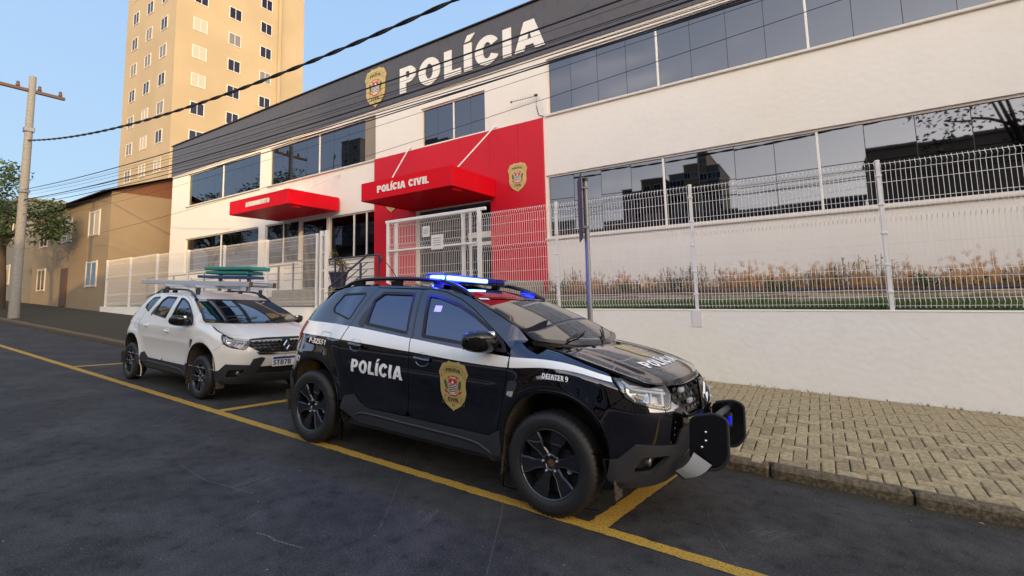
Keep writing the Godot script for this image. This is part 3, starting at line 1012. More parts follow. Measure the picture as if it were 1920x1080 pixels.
	badge(Vector3(-12.13, 8.70, ZF + 0.06), 1.38, "large gold shield badge on the graphite parapet band")
	badge(Vector3(-6.585, 4.745, ZF + 0.06), 0.80, "gold shield badge on the red cladding right of the entrance awning")
	badge(Vector3(-11.36, 4.745, ZF + 0.06), 0.80, "gold shield badge half hidden behind the entrance awning")
	build_antenna()

func stain_material() -> StandardMaterial3D:
	# orange earth thrown up on white plaster: ragged plumes with a broken edge
	var w := 1024
	var h := 96
	var a := FastNoiseLite.new(); a.seed = 51; a.frequency = 0.02; a.fractal_octaves = 5
	var f := FastNoiseLite.new(); f.seed = 52; f.frequency = 0.09; f.fractal_octaves = 4
	var im := Image.create(w, h, false, Image.FORMAT_RGBA8)
	for i in w:
		var reach := 0.66 + 0.34 * a.get_noise_1d(i * 0.8) + 0.18 * a.get_noise_1d(i * 5.0 + 900.0)
		for j in h:
			var up := 1.0 - float(j) / h
			var g := f.get_noise_2d(i * 1.0, j * 0.6)
			var d := smoothstep(reach, reach - 0.55, up + g * 0.45)
			var c := lin(0.58, 0.31, 0.12).lerp(lin(0.42, 0.18, 0.05), clampf(0.5 + g * 1.2, 0.0, 1.0))
			c.a = clampf(d * (1.05 + 0.7 * g), 0.0, 0.95)
			im.set_pixel(i, j, c)
	var m := StandardMaterial3D.new()
	m.albedo_texture = ImageTexture.create_from_image(im)
	m.transparency = BaseMaterial3D.TRANSPARENCY_ALPHA
	m.roughness = 0.95
	return m

func awning(x0: float, x1: float, y0: float, y1: float, zf: float, rods: Array, word: String, wx: float, wh: float, ww: float, label: String):
	var t := thing("awning", label, "awning", Vector3((x0 + x1) / 2, y0, ZF))
	var o := t.position
	var s := MB.new()
	var th := 0.05
	s.bbox(Vector3((x0 + x1) / 2, (y0 + y1) / 2, zf - th / 2) - o, Vector3(x1 - x0, y1 - y0, th), 0.006)
	obj("front_fascia", s, M.red_canopy, t)
	for x in [x0 + th / 2, x1 - th / 2]:
		for k in 2:
			var e := MB.new()
			var za := zf - th - 0.002 if k == 0 else (zf - th + ZF) / 2 + 0.0
			var zb := (zf - th + ZF) / 2 + 0.004 if k == 0 else ZF + 0.06
			e.bbox(Vector3(x, (y0 + y1) / 2, (za + zb) / 2) - o, Vector3(th, y1 - y0, za - zb), 0.005)
			obj("side_fascia", e, M.red_canopy, t)
	var u := MB.new()
	u.box(Vector3((x0 + x1) / 2, y0 + 0.03, (zf + ZF) / 2) - o, Vector3(x1 - x0 - 0.12, 0.03, zf - ZF - 0.15))
	obj("soffit", u, M.red_canopy, t)
	var rf := MB.new()
	rf.box(Vector3((x0 + x1) / 2, y1 - 0.06, (zf + ZF) / 2) - o, Vector3(x1 - x0 - 0.12, 0.03, zf - ZF - 0.15))
	obj("roof_sheet", rf, M.red_canopy, t)
	for r in rods:
		var m := MB.new()
		var a := Vector3(r[0], r[1], ZF + 0.06) - o
		var c := Vector3(r[2] if word.length() > 11 else r[2], y1 - 0.02, zf - 0.45) - o
		m.tube(PackedVector3Array([a, c]), 0.018, 8)
		m.bbox(a, Vector3(0.09, 0.09, 0.03), 0.005)
		obj("tie_rod", m, M.white_metal, t)
	var tx := MB.new()
	heavy_word(tx, word, wh, 0.02, func(x, y, off): return Vector3(wx + x, (y0 + y1) / 2 + y, zf + 0.001 + off) - o, ww)
	obj("lettering", tx, M.letter, t)
	var fl := MB.new()
	fl.bbox(Vector3(x1 - 0.14, y0 - 0.03, zf - 0.35) - o, Vector3(0.07, 0.07, 0.34), 0.012)
	obj("floodlight_box", fl, M.red_canopy, t)

const SHIELD := [0.0, 0.80, 0.09, 0.80, 0.17, 0.835, 0.25, 0.765, 0.38, 0.745, 0.45, 0.57, 0.50, 0.43, 0.445, 0.28, 0.432, 0.05, 0.44, -0.2, 0.385, -0.43, 0.26, -0.62, 0.11, -0.735, 0.035, -0.775, 0.0, -0.83]

func shield_outline(k := 1.0) -> PackedVector2Array:
	var p := PackedVector2Array()
	for i in range(0, SHIELD.size(), 2): p.append(Vector2(SHIELD[i], SHIELD[i + 1]) * k)
	for i in range(SHIELD.size() - 4, 1, -2): p.append(Vector2(-SHIELD[i], SHIELD[i + 1]) * k)
	return p

# The badge's pieces on any surface f(x, y, off); unit: shield about 1 wide and 1.66 tall, scaled by k.
func badge_pieces(f0: Callable, k: float, parent: Node, prefix: String, thick: float, lift := 0.0):
	var f := func(x: float, y: float, off: float): return f0.call(x * 1.26, y, off)
	var flat := func(pts: PackedVector2Array, off: float, mb: MB):
		var nn: Vector3 = (f.call(0.01, 0.0, 0.0) - f.call(0.0, 0.0, 0.0)).cross(f.call(0.0, 0.01, 0.0) - f.call(0.0, 0.0, 0.0)).normalized()
		for piece: PackedVector2Array in (cut(pts, 0.10) if lift > 0.0 else [pts]):
			var first := mb.v.size()
			var t := Geometry2D.triangulate_polygon(piece)
			for p in piece: mb.pt(f.call(p.x * k, p.y * k, off), nn, p)
			for i in range(0, t.size(), 3): mb.tri(first + t[i], first + t[i + 1], first + t[i + 2])
		return nn
	var e := maxf(0.0016, 0.0022 * k)
	var pl := MB.new()
	var out := shield_outline()
	flat.call(out, thick + lift, pl)
	for i in out.size():
		var a := out[i] * k
		var c := out[(i + 1) % out.size()] * k
		pl.quad(f.call(a.x, a.y, lift), f.call(c.x, c.y, lift), f.call(c.x, c.y, thick + lift), f.call(a.x, a.y, thick + lift), f.call(a.x * 1.1, a.y * 1.1, 0) - f.call(a.x, a.y, 0))
	obj(prefix + "plate", pl, M.gold, parent)
	var ln := MB.new()
	var band := func(pts: Array, w: float, off: float, mb: MB):
		for i in pts.size() - 1:
			var a: Vector2 = pts[i]
			var c: Vector2 = pts[i + 1]
			var sd := (c - a).orthogonal().normalized() * w / 2.0
			flat.call(PackedVector2Array([a - sd, a + sd, c + sd, c - sd]), off, mb)
	# ribbons drawn in dark lines
	for s in [[0.50, 0.11, 0.31], [-0.40, -0.10, 0.28]]:
		var up := []
		var dn := []
		for i in 9:
			var x := lerpf(-s[2], s[2], i / 8.0)
			var y: float = s[0] + s[1] * (1.0 - pow(x / s[2], 2.0)) * 0.6
			up.append(Vector2(x, y + 0.10)); dn.append(Vector2(x, y - 0.10))
		band.call(up, 0.012, thick + lift + e, ln)
		band.call(dn, 0.012, thick + lift + e, ln)
		for q in [0, 8]:
			band.call([up[q], dn[q]], 0.012, thick + lift + e, ln)
			var sx := -1.0 if q == 0 else 1.0
			band.call([up[q] + Vector2(0, -0.06), up[q] + Vector2(sx * 0.09, -0.10), dn[q] + Vector2(sx * 0.09, -0.12), dn[q] + Vector2(0, -0.03)], 0.012, thick + lift + e, ln)
	obj(prefix + "ribbon_lines", ln, M.gold_dark, parent)
	var tx := MB.new()
	heavy_word(tx, "POLÍCIA", 0.115 * k, 0.0015, func(x, y, off): return f.call(x, y + (0.555 - 0.75 * pow(x / k, 2.0)) * k, thick + lift + e + off), 0.50 * k)
	heavy_word(tx, "CIVIL", 0.125 * k, 0.0015, func(x, y, off): return f.call(x, y + (-0.455 + 0.5 * pow(x / k, 2.0)) * k, thick + lift + e + off), 0.38 * k)
	text_warp(tx, "SP", 0.055 * k, 0.0015, func(x, y, off): return f.call(x, y - 0.64 * k, thick + lift + e + off), 0.09 * k)
	obj(prefix + "lettering", tx, M.black, parent)
	# crest: red chief, black and white bars, laurel, scrolls
	var rd := MB.new()
	flat.call(pv([-0.14, 0.24, 0.14, 0.24, 0.14, 0.05, -0.14, 0.05]), thick + lift + e, rd)
	flat.call(pv([-0.16, 0.32, 0.0, 0.36, 0.16, 0.32, 0.21, 0.25, 0.10, 0.27, 0.0, 0.29, -0.10, 0.27, -0.21, 0.25]), thick + lift + e, rd)
	flat.call(pv([-0.31, -0.12, -0.20, -0.16, -0.17, -0.25, -0.27, -0.22]), thick + lift + e, rd)
	flat.call(pv([0.31, -0.12, 0.20, -0.16, 0.17, -0.25, 0.27, -0.22]), thick + lift + e, rd)
	flat.call(pv([-0.20, -0.20, -0.08, -0.26, 0.08, -0.26, 0.20, -0.20, 0.17, -0.27, 0.07, -0.33, -0.07, -0.33, -0.17, -0.27]), thick + lift + e, rd)
	obj(prefix + "crest_red", rd, M.crest_red, parent)
	var wh := MB.new()
	flat.call(pv([-0.14, 0.045, 0.14, 0.045, 0.13, -0.13, 0.07, -0.20, 0.0, -0.23, -0.07, -0.20, -0.13, -0.13]), thick + lift + e, wh)
	flat.call(pv([-0.05, 0.10, 0.0, 0.20, 0.04, 0.17, 0.04, 0.10]), thick + lift + 2 * e, wh)
	flat.call(pv([-0.12, 0.10, -0.08, 0.10, -0.08, 0.07, -0.12, 0.07]), thick + lift + 2 * e, wh)
	flat.call(pv([0.12, 0.10, 0.08, 0.10, 0.08, 0.07, 0.12, 0.07]), thick + lift + 2 * e, wh)
	flat.call(pv([-0.11, 0.31, 0.11, 0.31, 0.10, 0.285, -0.10, 0.285]), thick + lift + 2 * e, wh)
	flat.call(pv([-0.12, -0.245, 0.12, -0.245, 0.10, -0.275, -0.10, -0.275]), thick + lift + 2 * e, wh)
	obj(prefix + "crest_white", wh, M.crest_white, parent)
	var bk := MB.new()
	for q in [0.025, -0.035, -0.095, -0.155]:
		var hw := 0.138 if q > -0.1 else 0.115
		flat.call(pv([-hw, q, hw, q, hw - 0.005, q - 0.03, -hw + 0.005, q - 0.03]), thick + lift + 2 * e, bk)
	obj(prefix + "crest_bars", bk, M.black, parent)
	var gr := MB.new()
	for sx in [-1.0, 1.0]:
		var q := PackedVector2Array()
		for i in 12: q.append(Vector2(sx * 0.235, 0.045) + Vector2(cos(TAU * i / 12) * 0.052, sin(TAU * i / 12) * 0.175).rotated(sx * -0.15))
		flat.call(q, thick + lift + e, gr)
	obj(prefix + "crest_laurel", gr, M.crest_green, parent)

func badge(at: Vector3, h: float, label: String):
	var t := thing("shield_badge", label, "badge", at)
	badge_pieces(func(x, y, off): return Vector3(x, y, off), h / 1.665, t, "", 0.025)

func build_antenna():
	var t := thing("antenna", "small grey log periodic antenna with a cable at the corner of the window", "antenna", Vector3(-5.92, 6.28, ZF))
	var m := MB.new()
	m.tube(PackedVector3Array([Vector3(0.16, -0.02, 0.02), Vector3(0.05, 0.02, 0.10), Vector3(0.0, 0.27, 0.12)]), 0.014, 6)
	obj("bracket", m, M.rail, t)
	var r := MB.new()
	r.tube(PackedVector3Array([Vector3(0.0, 0.27, 0.12), Vector3(0.0, 0.55, 0.12)]), 0.008, 6)
	obj("mast", r, M.galv, t)
	var bm := MB.new()
	bm.tube(PackedVector3Array([Vector3(0.02, 0.55, 0.12), Vector3(-0.72, 0.53, 0.2)]), 0.010, 6)
	for k in 9:
		var p := Vector3(-0.08 - 0.075 * k, 0.548 - 0.0025 * k, 0.13 + 0.008 * k)
		bm.tube(PackedVector3Array([p + Vector3(0, 0.09 - 0.004 * k, 0), p - Vector3(0, 0.02, 0)]), 0.004, 4)
	obj("boom", bm, M.galv, t)
	var c := MB.new()
	c.bbox(Vector3(0.0, 0.57, 0.12), Vector3(0.10, 0.06, 0.08), 0.02)
	c.bbox(Vector3(-0.73, 0.53, 0.2), Vector3(0.05, 0.05, 0.05), 0.012)
	obj("end_cap", c, M.sign_back, t)
	var w := MB.new()
	w.tube(cat([Vector3(0.05, 0.56, 0.12), Vector3(0.13, 0.42, 0.10), Vector3(0.09, 0.30, 0.06), Vector3(0.17, 0.20, 0.02), Vector3(0.22, -0.02, 0.015)]), 0.006, 5)
	obj("cable", w, M.white_metal, t)

# ------------------------------------------------------------------ wall, fence, gates, garden
func wire(mb: MB, path: PackedVector3Array, r: float):
	# thin square rod
	for i in path.size() - 1:
		var d := (path[i + 1] - path[i]).normalized()
		var u := Vector3(1, 0, 0) if absf(d.x) < 0.7 else Vector3(0, 1, 0)
		var w := d.cross(u).normalized()
		u = w.cross(d)
		var q := [u + w, w - u, -u - w, u - w]
		for k in 4:
			mb.quad(path[i] + q[k] * r, path[i] + q[(k + 1) % 4] * r, path[i + 1] + q[(k + 1) % 4] * r, path[i + 1] + q[k] * r, q[k] + q[(k + 1) % 4])

func mesh_panel(len_x: float, h: float, bends: Array) -> ArrayMesh:
	# welded wire panel from x = 0, y = 0 up; bent ribs at the heights given
	var mb := MB.new()
	var n := int(len_x / 0.052)
	var ys := [0.0]
	for b in bends: ys.append_array([b - 0.05, b, b + 0.05])
	ys.append(h)
	for i in n + 1:
		var x := len_x * i / n
		var p := PackedVector3Array()
		for y in ys: p.append(Vector3(x, y, 0.045 if bends.has(y) else 0.0))
		wire(mb, p, 0.003)
	var hs := []
	for b in bends: hs.append_array([b - 0.05, b + 0.05])
	var y := 0.22
	while y < h - 0.05:
		var ok := true
		for b in bends:
			if absf(b - y) < 0.12: ok = false
		if ok: hs.append(y)
		y += 0.25
	for q in hs: wire(mb, PackedVector3Array([Vector3(0, q, 0.005), Vector3(len_x, q, 0.005)]), 0.003)
	return mb.mesh()

func post(parent: Node, x: float, y0: float, y1: float, z: float, w := 0.055, called := "post"):
	var m := MB.new()
	m.bbox(Vector3(x, (y0 + y1) / 2, z), Vector3(w, y1 - y0, w), 0.007)
	obj(called, m, M.white_metal, parent)

func build_fence():
	# low wall
	var spans := [[-27.0, -11.25], [-8.95, 8.0]]
	for k in 2:
		var t := thing("low_wall", ["low white plastered wall left of the gateway under the wire fence", "low white plastered wall right of the gateway under the wire fence"][k], "wall", Vector3((spans[k][0] + spans[k][1]) / 2, 0.1, ZWALL - 0.1))
		var m := MB.new()
		var a: float = spans[k][0]
		var b: float = spans[k][1]
		var q := func(x, y, z): return Vector3(x, y, z) - t.position
		for z in [ZWALL, ZWALL - 0.18]:
			m.quad(q.call(a, py(a, ZWALL) - 0.2, z), q.call(b, py(b, ZWALL) - 0.2, z), q.call(b, wall_top(b) - 0.02, z), q.call(a, wall_top(a) - 0.02, z), Vector3(0, 0, 1 if z == ZWALL else -1))
		for x in [a, b]: m.quad(q.call(x, py(x, ZWALL) - 0.2, ZWALL), q.call(x, wall_top(x) - 0.02, ZWALL), q.call(x, wall_top(x) - 0.02, ZWALL - 0.18), q.call(x, py(x, ZWALL) - 0.2, ZWALL - 0.18), Vector3(-1 if x == a else 1, 0, 0))
		obj("masonry", m, M.fence_wall, t)
		var c := MB.new()
		c.bbox(q.call((a + b) / 2, wall_top((a + b) / 2) - 0.01, ZWALL - 0.09), Vector3(b - a + 0.01, 0.025, 0.20), 0.008, Basis(Vector3.BACK, atan(-0.0103)))
		obj("coping", c, M.fence_wall, t)
	# patched plaster where a post is bolted on
	var f := thing("wire_fence", "white welded wire fence with bent ribs standing on the right low wall", "fence", Vector3(0, 1.3, ZWALL - 0.06))
	var o := f.position
	var bends := [0.08, 0.45, 1.22, 1.93]
	var full := mesh_panel(2.44, 2.0, bends)
	var px := [-6.10, -4.215, -1.70, 0.81, 3.32, 5.83]
	for i in px.size():
		var x: float = px[i]
		var p := MB.new()
		p.bbox(Vector3(x, wall_top(x) + 1.02, ZWALL - 0.06) - o, Vector3(0.05, 2.06, 0.05), 0.007)
		p.bbox(Vector3(x, wall_top(x) + 2.06, ZWALL - 0.06) - o, Vector3(0.056, 0.03, 0.056), 0.008)
		obj("post", p, M.white_metal, f)
		for yy in [0.25, 0.62, 1.05, 1.45, 1.85]:
			var c := MB.new()
			c.bbox(Vector3(x, wall_top(x) + yy, ZWALL - 0.045) - o, Vector3(0.075, 0.035, 0.05), 0.008)
			obj("clamp", c, M.fence, f)
		if i < px.size() - 1:
			var m: Mesh = full if i > 0 else mesh_panel(1.82, 2.0, bends)
			var g := inst("wire_panel", m, M.fence, f)
			g.position = Vector3(x + 0.03, wall_top(x) + 0.03, ZWALL - 0.035) - o
	var patch := MB.new()
	patch.bbox(Vector3(-1.70, wall_top(-1.7) - 0.15, ZWALL + 0.004), Vector3(0.16, 0.26, 0.02), 0.006)
	tag(obj("plaster_patch", patch, M.paper), "small pale plaster patch on the low wall under a fence post", "patch")
	# fence left of the gateway
	var g2 := thing("wire_fence", "white welded wire fence on the left low wall beside the side awning", "fence", Vector3(-14, 1.4, ZWALL - 0.06))
	o = g2.position
	var lx := [-26.6, -24.1, -21.6, -19.1, -16.6, -14.10, -11.66]
	for i in lx.size():
		var x: float = lx[i]
		var p := MB.new()
		p.bbox(Vector3(x, wall_top(x) + 1.02, ZWALL - 0.06) - o, Vector3(0.07, 2.06, 0.07), 0.008)
		obj("post", p, M.white_metal, g2)
		if i < lx.size() - 1:
			var gg := inst("wire_panel", full, M.fence, g2)
			gg.position = Vector3(x + 0.03, wall_top(x) + 0.03, ZWALL - 0.035) - o
	var tw := thing("gate_post", "twin white gate posts with a hanging bracket at the open gateway", "gate post", Vector3(-11.36, 1.4, ZWALL - 0.06))
	for x in [-11.47, -11.26]: post(tw, x + 11.36, -1.0, 2.10, 0.0, 0.085)
	for y in [0.5, 1.0, 1.5, 1.98]:
		var br := MB.new()
		br.bbox(Vector3(0, y, 0), Vector3(0.13, 0.04, 0.05), 0.006)
		obj("bracket", br, M.white_metal, tw)
	# sliding gate in front of the entrance
	var gt := thing("sliding_gate", "white framed sliding gate with wire mesh and paper notices before the red entrance", "gate", Vector3(-7.5, 0.5, ZWALL - 0.12))
	o = gt.position
	var z := ZWALL - 0.12
	for q in [[-8.93, 0.07], [-6.12, 0.08]]: post(gt, q[0] - o.x, 0.2, 3.0, 0.0, q[1], "end_post")
	for q in [[-8.70, 0.075], [-6.60, 0.075], [-6.40, 0.05]]: post(gt, q[0] - o.x, 0.2, 2.99, -0.05, q[1], "upright")
	var tb := MB.new()
	tb.bbox(Vector3(-7.47, 3.49, z) - o, Vector3(3.07, 0.07, 0.06), 0.008)
	obj("top_rail", tb, M.white_metal, gt)
	var mr := MB.new()
	mr.bbox(Vector3(-7.52, 2.76, z + 0.03) - o, Vector3(2.78, 0.045, 0.04), 0.006)
	obj("middle_rail", mr, M.white_metal, gt)
	var ms := inst("wire_panel", mesh_panel(2.76, 2.85, [0.1, 0.75, 1.5, 2.06, 2.25, 2.78]), M.fence, gt)
	ms.position = Vector3(-8.90, 0.62, z) - o
	for q in [[-7.62, 3.13, 0.22, 0.25], [-7.28, 2.86, 0.36, 0.34]]:
		var n := MB.new()
		n.box(Vector3(q[0], q[1], z + 0.056) - o, Vector3(q[2], q[3], 0.004))
		var nt := obj("notice", n, M.paper, gt)
		var pr := MB.new()
		for k in 4: pr.box(Vector3(q[0], q[1] + q[3] * (0.25 - 0.15 * k), z + 0.06) - o, Vector3(q[2] * (0.7 - 0.1 * (k % 2)), 0.016, 0.002))
		obj("print", pr, M.notice_print, nt)

func build_terrace():
	# paved landing behind the gateway, steps, garden bed behind the right wall
	var l := MB.new()
	l.box(Vector3(-10.4, 1.2, -9.85), Vector3(9.0, 1.5, 1.88))
	l.box(Vector3(-21.0, 1.2, -9.85), Vector3(11.98, 1.1, 1.86))
	struct("landing", l, M.concrete)
	var st := MB.new()
	for k in 7:
		var y := 0.62 + 0.19 * k
		st.box(Vector3(-10.1, y / 2, -8.36 - 0.09 * k), Vector3(2.2, y, 0.085 + 0.0))
	struct("entrance_steps", st, M.concrete)
	var g := MB.new()
	var gx := 26
	for i in gx:
		for j in 5:
			var q := []
			for t in [[0, 0], [1, 0], [1, 1], [0, 1]]:
				var x := lerpf(-5.9, 8.0, float(i + t[0]) / gx)
				var w := float(j + t[1]) / 5.0
				q.append(Vector3(x, garden_y(x, lerpf(ZWALL - 0.18, ZF, w)), lerpf(ZWALL - 0.18, ZF, w)))
			g.quad(q[0], q[1], q[2], q[3], Vector3.UP)
	struct("garden_soil", g, M.soil)
	var sp := MB.new()
	for i in 60:
		var a := lerpf(-4.6, 6.0, i / 60.0)
		var b := lerpf(-4.6, 6.0, (i + 1) / 60.0)
		var za := -9.05 + 0.06 * sin(a * 3.1) + rng.randfn(0, 0.015)
		var zb := -9.95 + 0.07 * sin(a * 2.3 + 1.0) + rng.randfn(0, 0.015)
		sp.quad(Vector3(a, garden_y(a, za) + 0.006, za), Vector3(b, garden_y(b, za) + 0.006, za), Vector3(b, garden_y(b, zb) + 0.006, zb), Vector3(a, garden_y(a, zb) + 0.006, zb), Vector3.UP)
	var so := struct("dry_clippings", sp, M.straw)
	var hose := MB.new()
	var hp := []
	for i in 20: hp.append(Vector3(-5.6 + i * 0.7, garden_y(-5.6 + i * 0.7, -10.2) + 0.025, -10.25 + 0.04 * sin(i * 1.7)))
	hose.tube(cat(hp, 4), 0.022, 6)
	tag(obj("irrigation_hose", hose, M.rail), "dark hose lying along the garden bed below the stained wall", "hose")
	# grass blades along the wall and in patches
	var bl := MB.new()
	bl.tint = Color(0.09, 0.15, 0.035)
	for k in 3:
		var a := k * 2.1
		var d := Vector3(cos(a), 0, sin(a))
		var s := d.cross(Vector3.UP) * 0.006
		bl.tri3(-s + d * 0.01, s + d * 0.01, d * 0.07 + Vector3(0, 0.19, 0), d + Vector3(0, 0.5, 0))
	var spots := []
	for i in 9000:
		var x := rng.randf_range(-5.9, 5.5)
		var z := ZWALL - 0.2 - absf(rng.randfn(0, 0.36))
		if z < -9.6: continue
		if z < -8.95 and rng.randf() < 0.8: continue
		spots.append(Vector3(x, garden_y(x, z), z))
	for i in 900:
		var x := rng.randf_range(-26.0, -14.6)
		var z := ZWALL - 0.2 - absf(rng.randfn(0, 0.12))
		spots.append(Vector3(x, 1.42, z))
	var mm := MultiMesh.new()
	mm.transform_format = MultiMesh.TRANSFORM_3D
	mm.use_colors = true
	mm.mesh = bl.mesh()
	mm.instance_count = spots.size()
	for i in spots.size():
		var s := rng.randf_range(0.5, 1.15)
		mm.set_instance_transform(i, Transform3D(Basis(Vector3.UP, rng.randf() * TAU).scaled(Vector3(s, s, s)), spots[i]))
		var c := rng.randf_range(0.6, 1.5)
		mm.set_instance_color(i, Color(c * rng.randf_range(0.8, 1.4), c, c))
	var gm := MultiMeshInstance3D.new()
	gm.name = "grass"
	gm.multimesh = mm
	gm.material_override = M.leaf
	add_child(gm)
	gm.set_meta("kind", "stuff")
	gm.set_meta("label", "green grass growing behind the low walls")
	gm.set_meta("category", "grass")
	# dry tall weeds before the stained wall
	var wd := MB.new()
	for i in 430:
		var x := rng.randf_range(-5.7, 5.8)
		if x < -4.3 and rng.randf() < 0.4: continue
		var z := rng.randf_range(-10.7, -10.35)
		var y := garden_y(x, z)
		var h := rng.randf_range(0.12, 0.60) * (0.7 + 0.3 * sin(x * 2.1))
		var lean := Vector3(rng.randfn(0, 0.07), 0, rng.randfn(0, 0.05))
		wd.tint = [Color(0.20, 0.13, 0.045), Color(0.08, 0.09, 0.03), Color(0.26, 0.16, 0.05)][i % 3]
		wire(wd, PackedVector3Array([Vector3(x, y, z), Vector3(x, y + h * 0.6, z) + lean * 0.5, Vector3(x, y + h, z) + lean]), 0.004)
		for k in rng.randi_range(4, 9):
			var t := rng.randf_range(0.3, 1.0)
			var p := Vector3(x, y + h * t, z) + lean * t
			var a := rng.randf() * TAU
			var d := Vector3(cos(a), rng.randf_range(0.1, 0.8), sin(a)).normalized()
			var s := d.cross(Vector3(0.3, 1, 0.2)).normalized() * 0.014
			wd.tint = [Color(0.06, 0.075, 0.025), Color(0.035, 0.04, 0.02), Color(0.22, 0.14, 0.045), Color(0.07, 0.11, 0.03), Color(0.28, 0.19, 0.06)][rng.randi() % 5]
			wd.quad(p, p + d * 0.03 + s, p + d * 0.065, p + d * 0.03 - s)
	var wo := obj("dry_weeds", wd, M.leaf)
	wo.set_meta("kind", "stuff")
	wo.set_meta("label", "thin dry weeds growing at the mud stained foot of the facade")
	wo.set_meta("category", "weeds")
	var lbl := ["small round green shrub in the garden just right of the sign post", "dark green shrub in the middle of the garden bed", "green shrub behind the fence post with the plaster patch", "leafy shrub beside the red cladding", "green shrub far along the garden bed"]
	var sx := [-3.55, -2.55, -0.72, -5.0, 1.4]
	for i in 5: shrub(Vector3(sx[i], garden_y(sx[i], -10.0), -10.05), [0.30, 0.34, 0.30, 0.36, 0.33][i], lbl[i], 140 if i != 3 else 90)

func garden_y(x: float, z: float) -> float:
	var t := clampf((ZWALL - 0.18 - z) / 2.4, 0.0, 1.0)
	return wall_top(x) - 0.06 + 0.42 * t + 0.02 * sin(x * 2.3 + z * 3.0)

func leaf_cloud(mb: MB, c: Vector3, r: Vector3, n: int, size: float, cols: Array):
	for i in n:
		var d := Vector3(rng.randfn(), rng.randfn(), rng.randfn()).normalized()
		var p := c + d * r * pow(rng.randf(), 0.4)
		var a := Vector3(rng.randfn(), rng.randfn() * 0.6, rng.randfn()).normalized()
		var b := a.cross(Vector3(rng.randfn(), rng.randfn(), rng.randfn()).normalized()).normalized()
		var s := size * rng.randf_range(0.6, 1.3)
		var col: Color = cols[rng.randi() % cols.size()]
		var k := rng.randf_range(0.75, 1.25)
		mb.tint = Color(col.r * k, col.g * k, col.b * k)
		mb.quad(p - a * s, p + b * s * 0.45, p + a * s, p - b * s * 0.45, d)

func shrub(at: Vector3, h: float, label: String, n: int):
	var t := thing("shrub", label, "shrub", at)
	var f := MB.new()
	for k in 5: leaf_cloud(f, Vector3(rng.randfn(0, 0.09), h * rng.randf_range(0.4, 0.75), rng.randfn(0, 0.08)), Vector3(0.13, 0.12, 0.13), n / 3, 0.028, [Color(0.04, 0.075, 0.02), Color(0.06, 0.11, 0.03), Color(0.03, 0.05, 0.015)])
	obj("foliage", f, M.leaf, t)
	var s := MB.new()
	for k in 4: s.tube(PackedVector3Array([Vector3(0, -0.02, 0), Vector3(rng.randfn(0, 0.05), h * 0.55, rng.randfn(0, 0.05))]), 0.006, 5)
	obj("stems", s, M.bark, t)

func build_litter():
	# weeds in the joints by the wall and the kerb, dry leaves and grit on the road
	var w := MB.new()
	for i in 520:
		var x := rng.randf_range(-14.0, 4.0)
		var z := (ZWALL + absf(rng.randfn(0, 0.03)) + 0.01) if i % 4 else (ZKERB + rng.randf_range(0.0, 0.05))
		var y := py(x, z) if i % 4 else gy(x, z) - 0.004
		if rng.randf() < 0.5 + 0.5 * sin(x * 3.0 + sin(x * 7.0)): continue
		for k in 5:
			var a := rng.randf() * TAU
			var d := Vector3(cos(a), 0, sin(a))
			if i % 4: d.z = absf(d.z)
			var h := rng.randf_range(0.015, 0.06)
			var s := d.cross(Vector3.UP) * 0.004
			w.tint = [Color(0.06, 0.09, 0.025), Color(0.10, 0.11, 0.03), Color(0.15, 0.12, 0.05)][rng.randi() % 3]
			w.tri3(Vector3(x, y, z) - s, Vector3(x, y, z) + s, Vector3(x, y + h, z) + d * h * 0.6, d + Vector3(0, 0.4, 0))
	var wo := obj("joint_weeds", w, M.leaf)
	wo.set_meta("kind", "stuff")
	wo.set_meta("label", "small weeds in the joints along the wall and kerb")
	wo.set_meta("category", "weeds")
	var l := MB.new()
	for i in 260:
		var x := rng.randf_range(-8.0, 3.0)
		var z := rng.randf_range(-4.8, 0.5) if i % 3 else ZKERB + rng.randf_range(0.01, 0.25)
		var y := gy(x, z) + 0.003
		var big := i % 9 == 0
		var s := rng.randf_range(0.012, 0.026) if big else rng.randf_range(0.003, 0.008)
		var a := Vector3(rng.randfn(), 0, rng.randfn()).normalized() * s
		var b := a.cross(Vector3.UP) * rng.randf_range(0.4, 0.8)
		l.tint = [Color(0.22, 0.15, 0.07), Color(0.30, 0.23, 0.13), Color(0.25, 0.25, 0.24), Color(0.4, 0.38, 0.35)][rng.randi() % 4]
		var up := Vector3(0, s * 0.35, 0)
		l.quad(Vector3(x, y, z) - a, Vector3(x, y, z) + b + up, Vector3(x, y, z) + a, Vector3(x, y, z) - b + up * 0.6, Vector3.UP)
	var lo := obj("road_litter", l, M.leaf)
	lo.set_meta("kind", "stuff")
	lo.set_meta("label", "dry leaf bits and grit scattered on the asphalt")
	lo.set_meta("category", "litter")

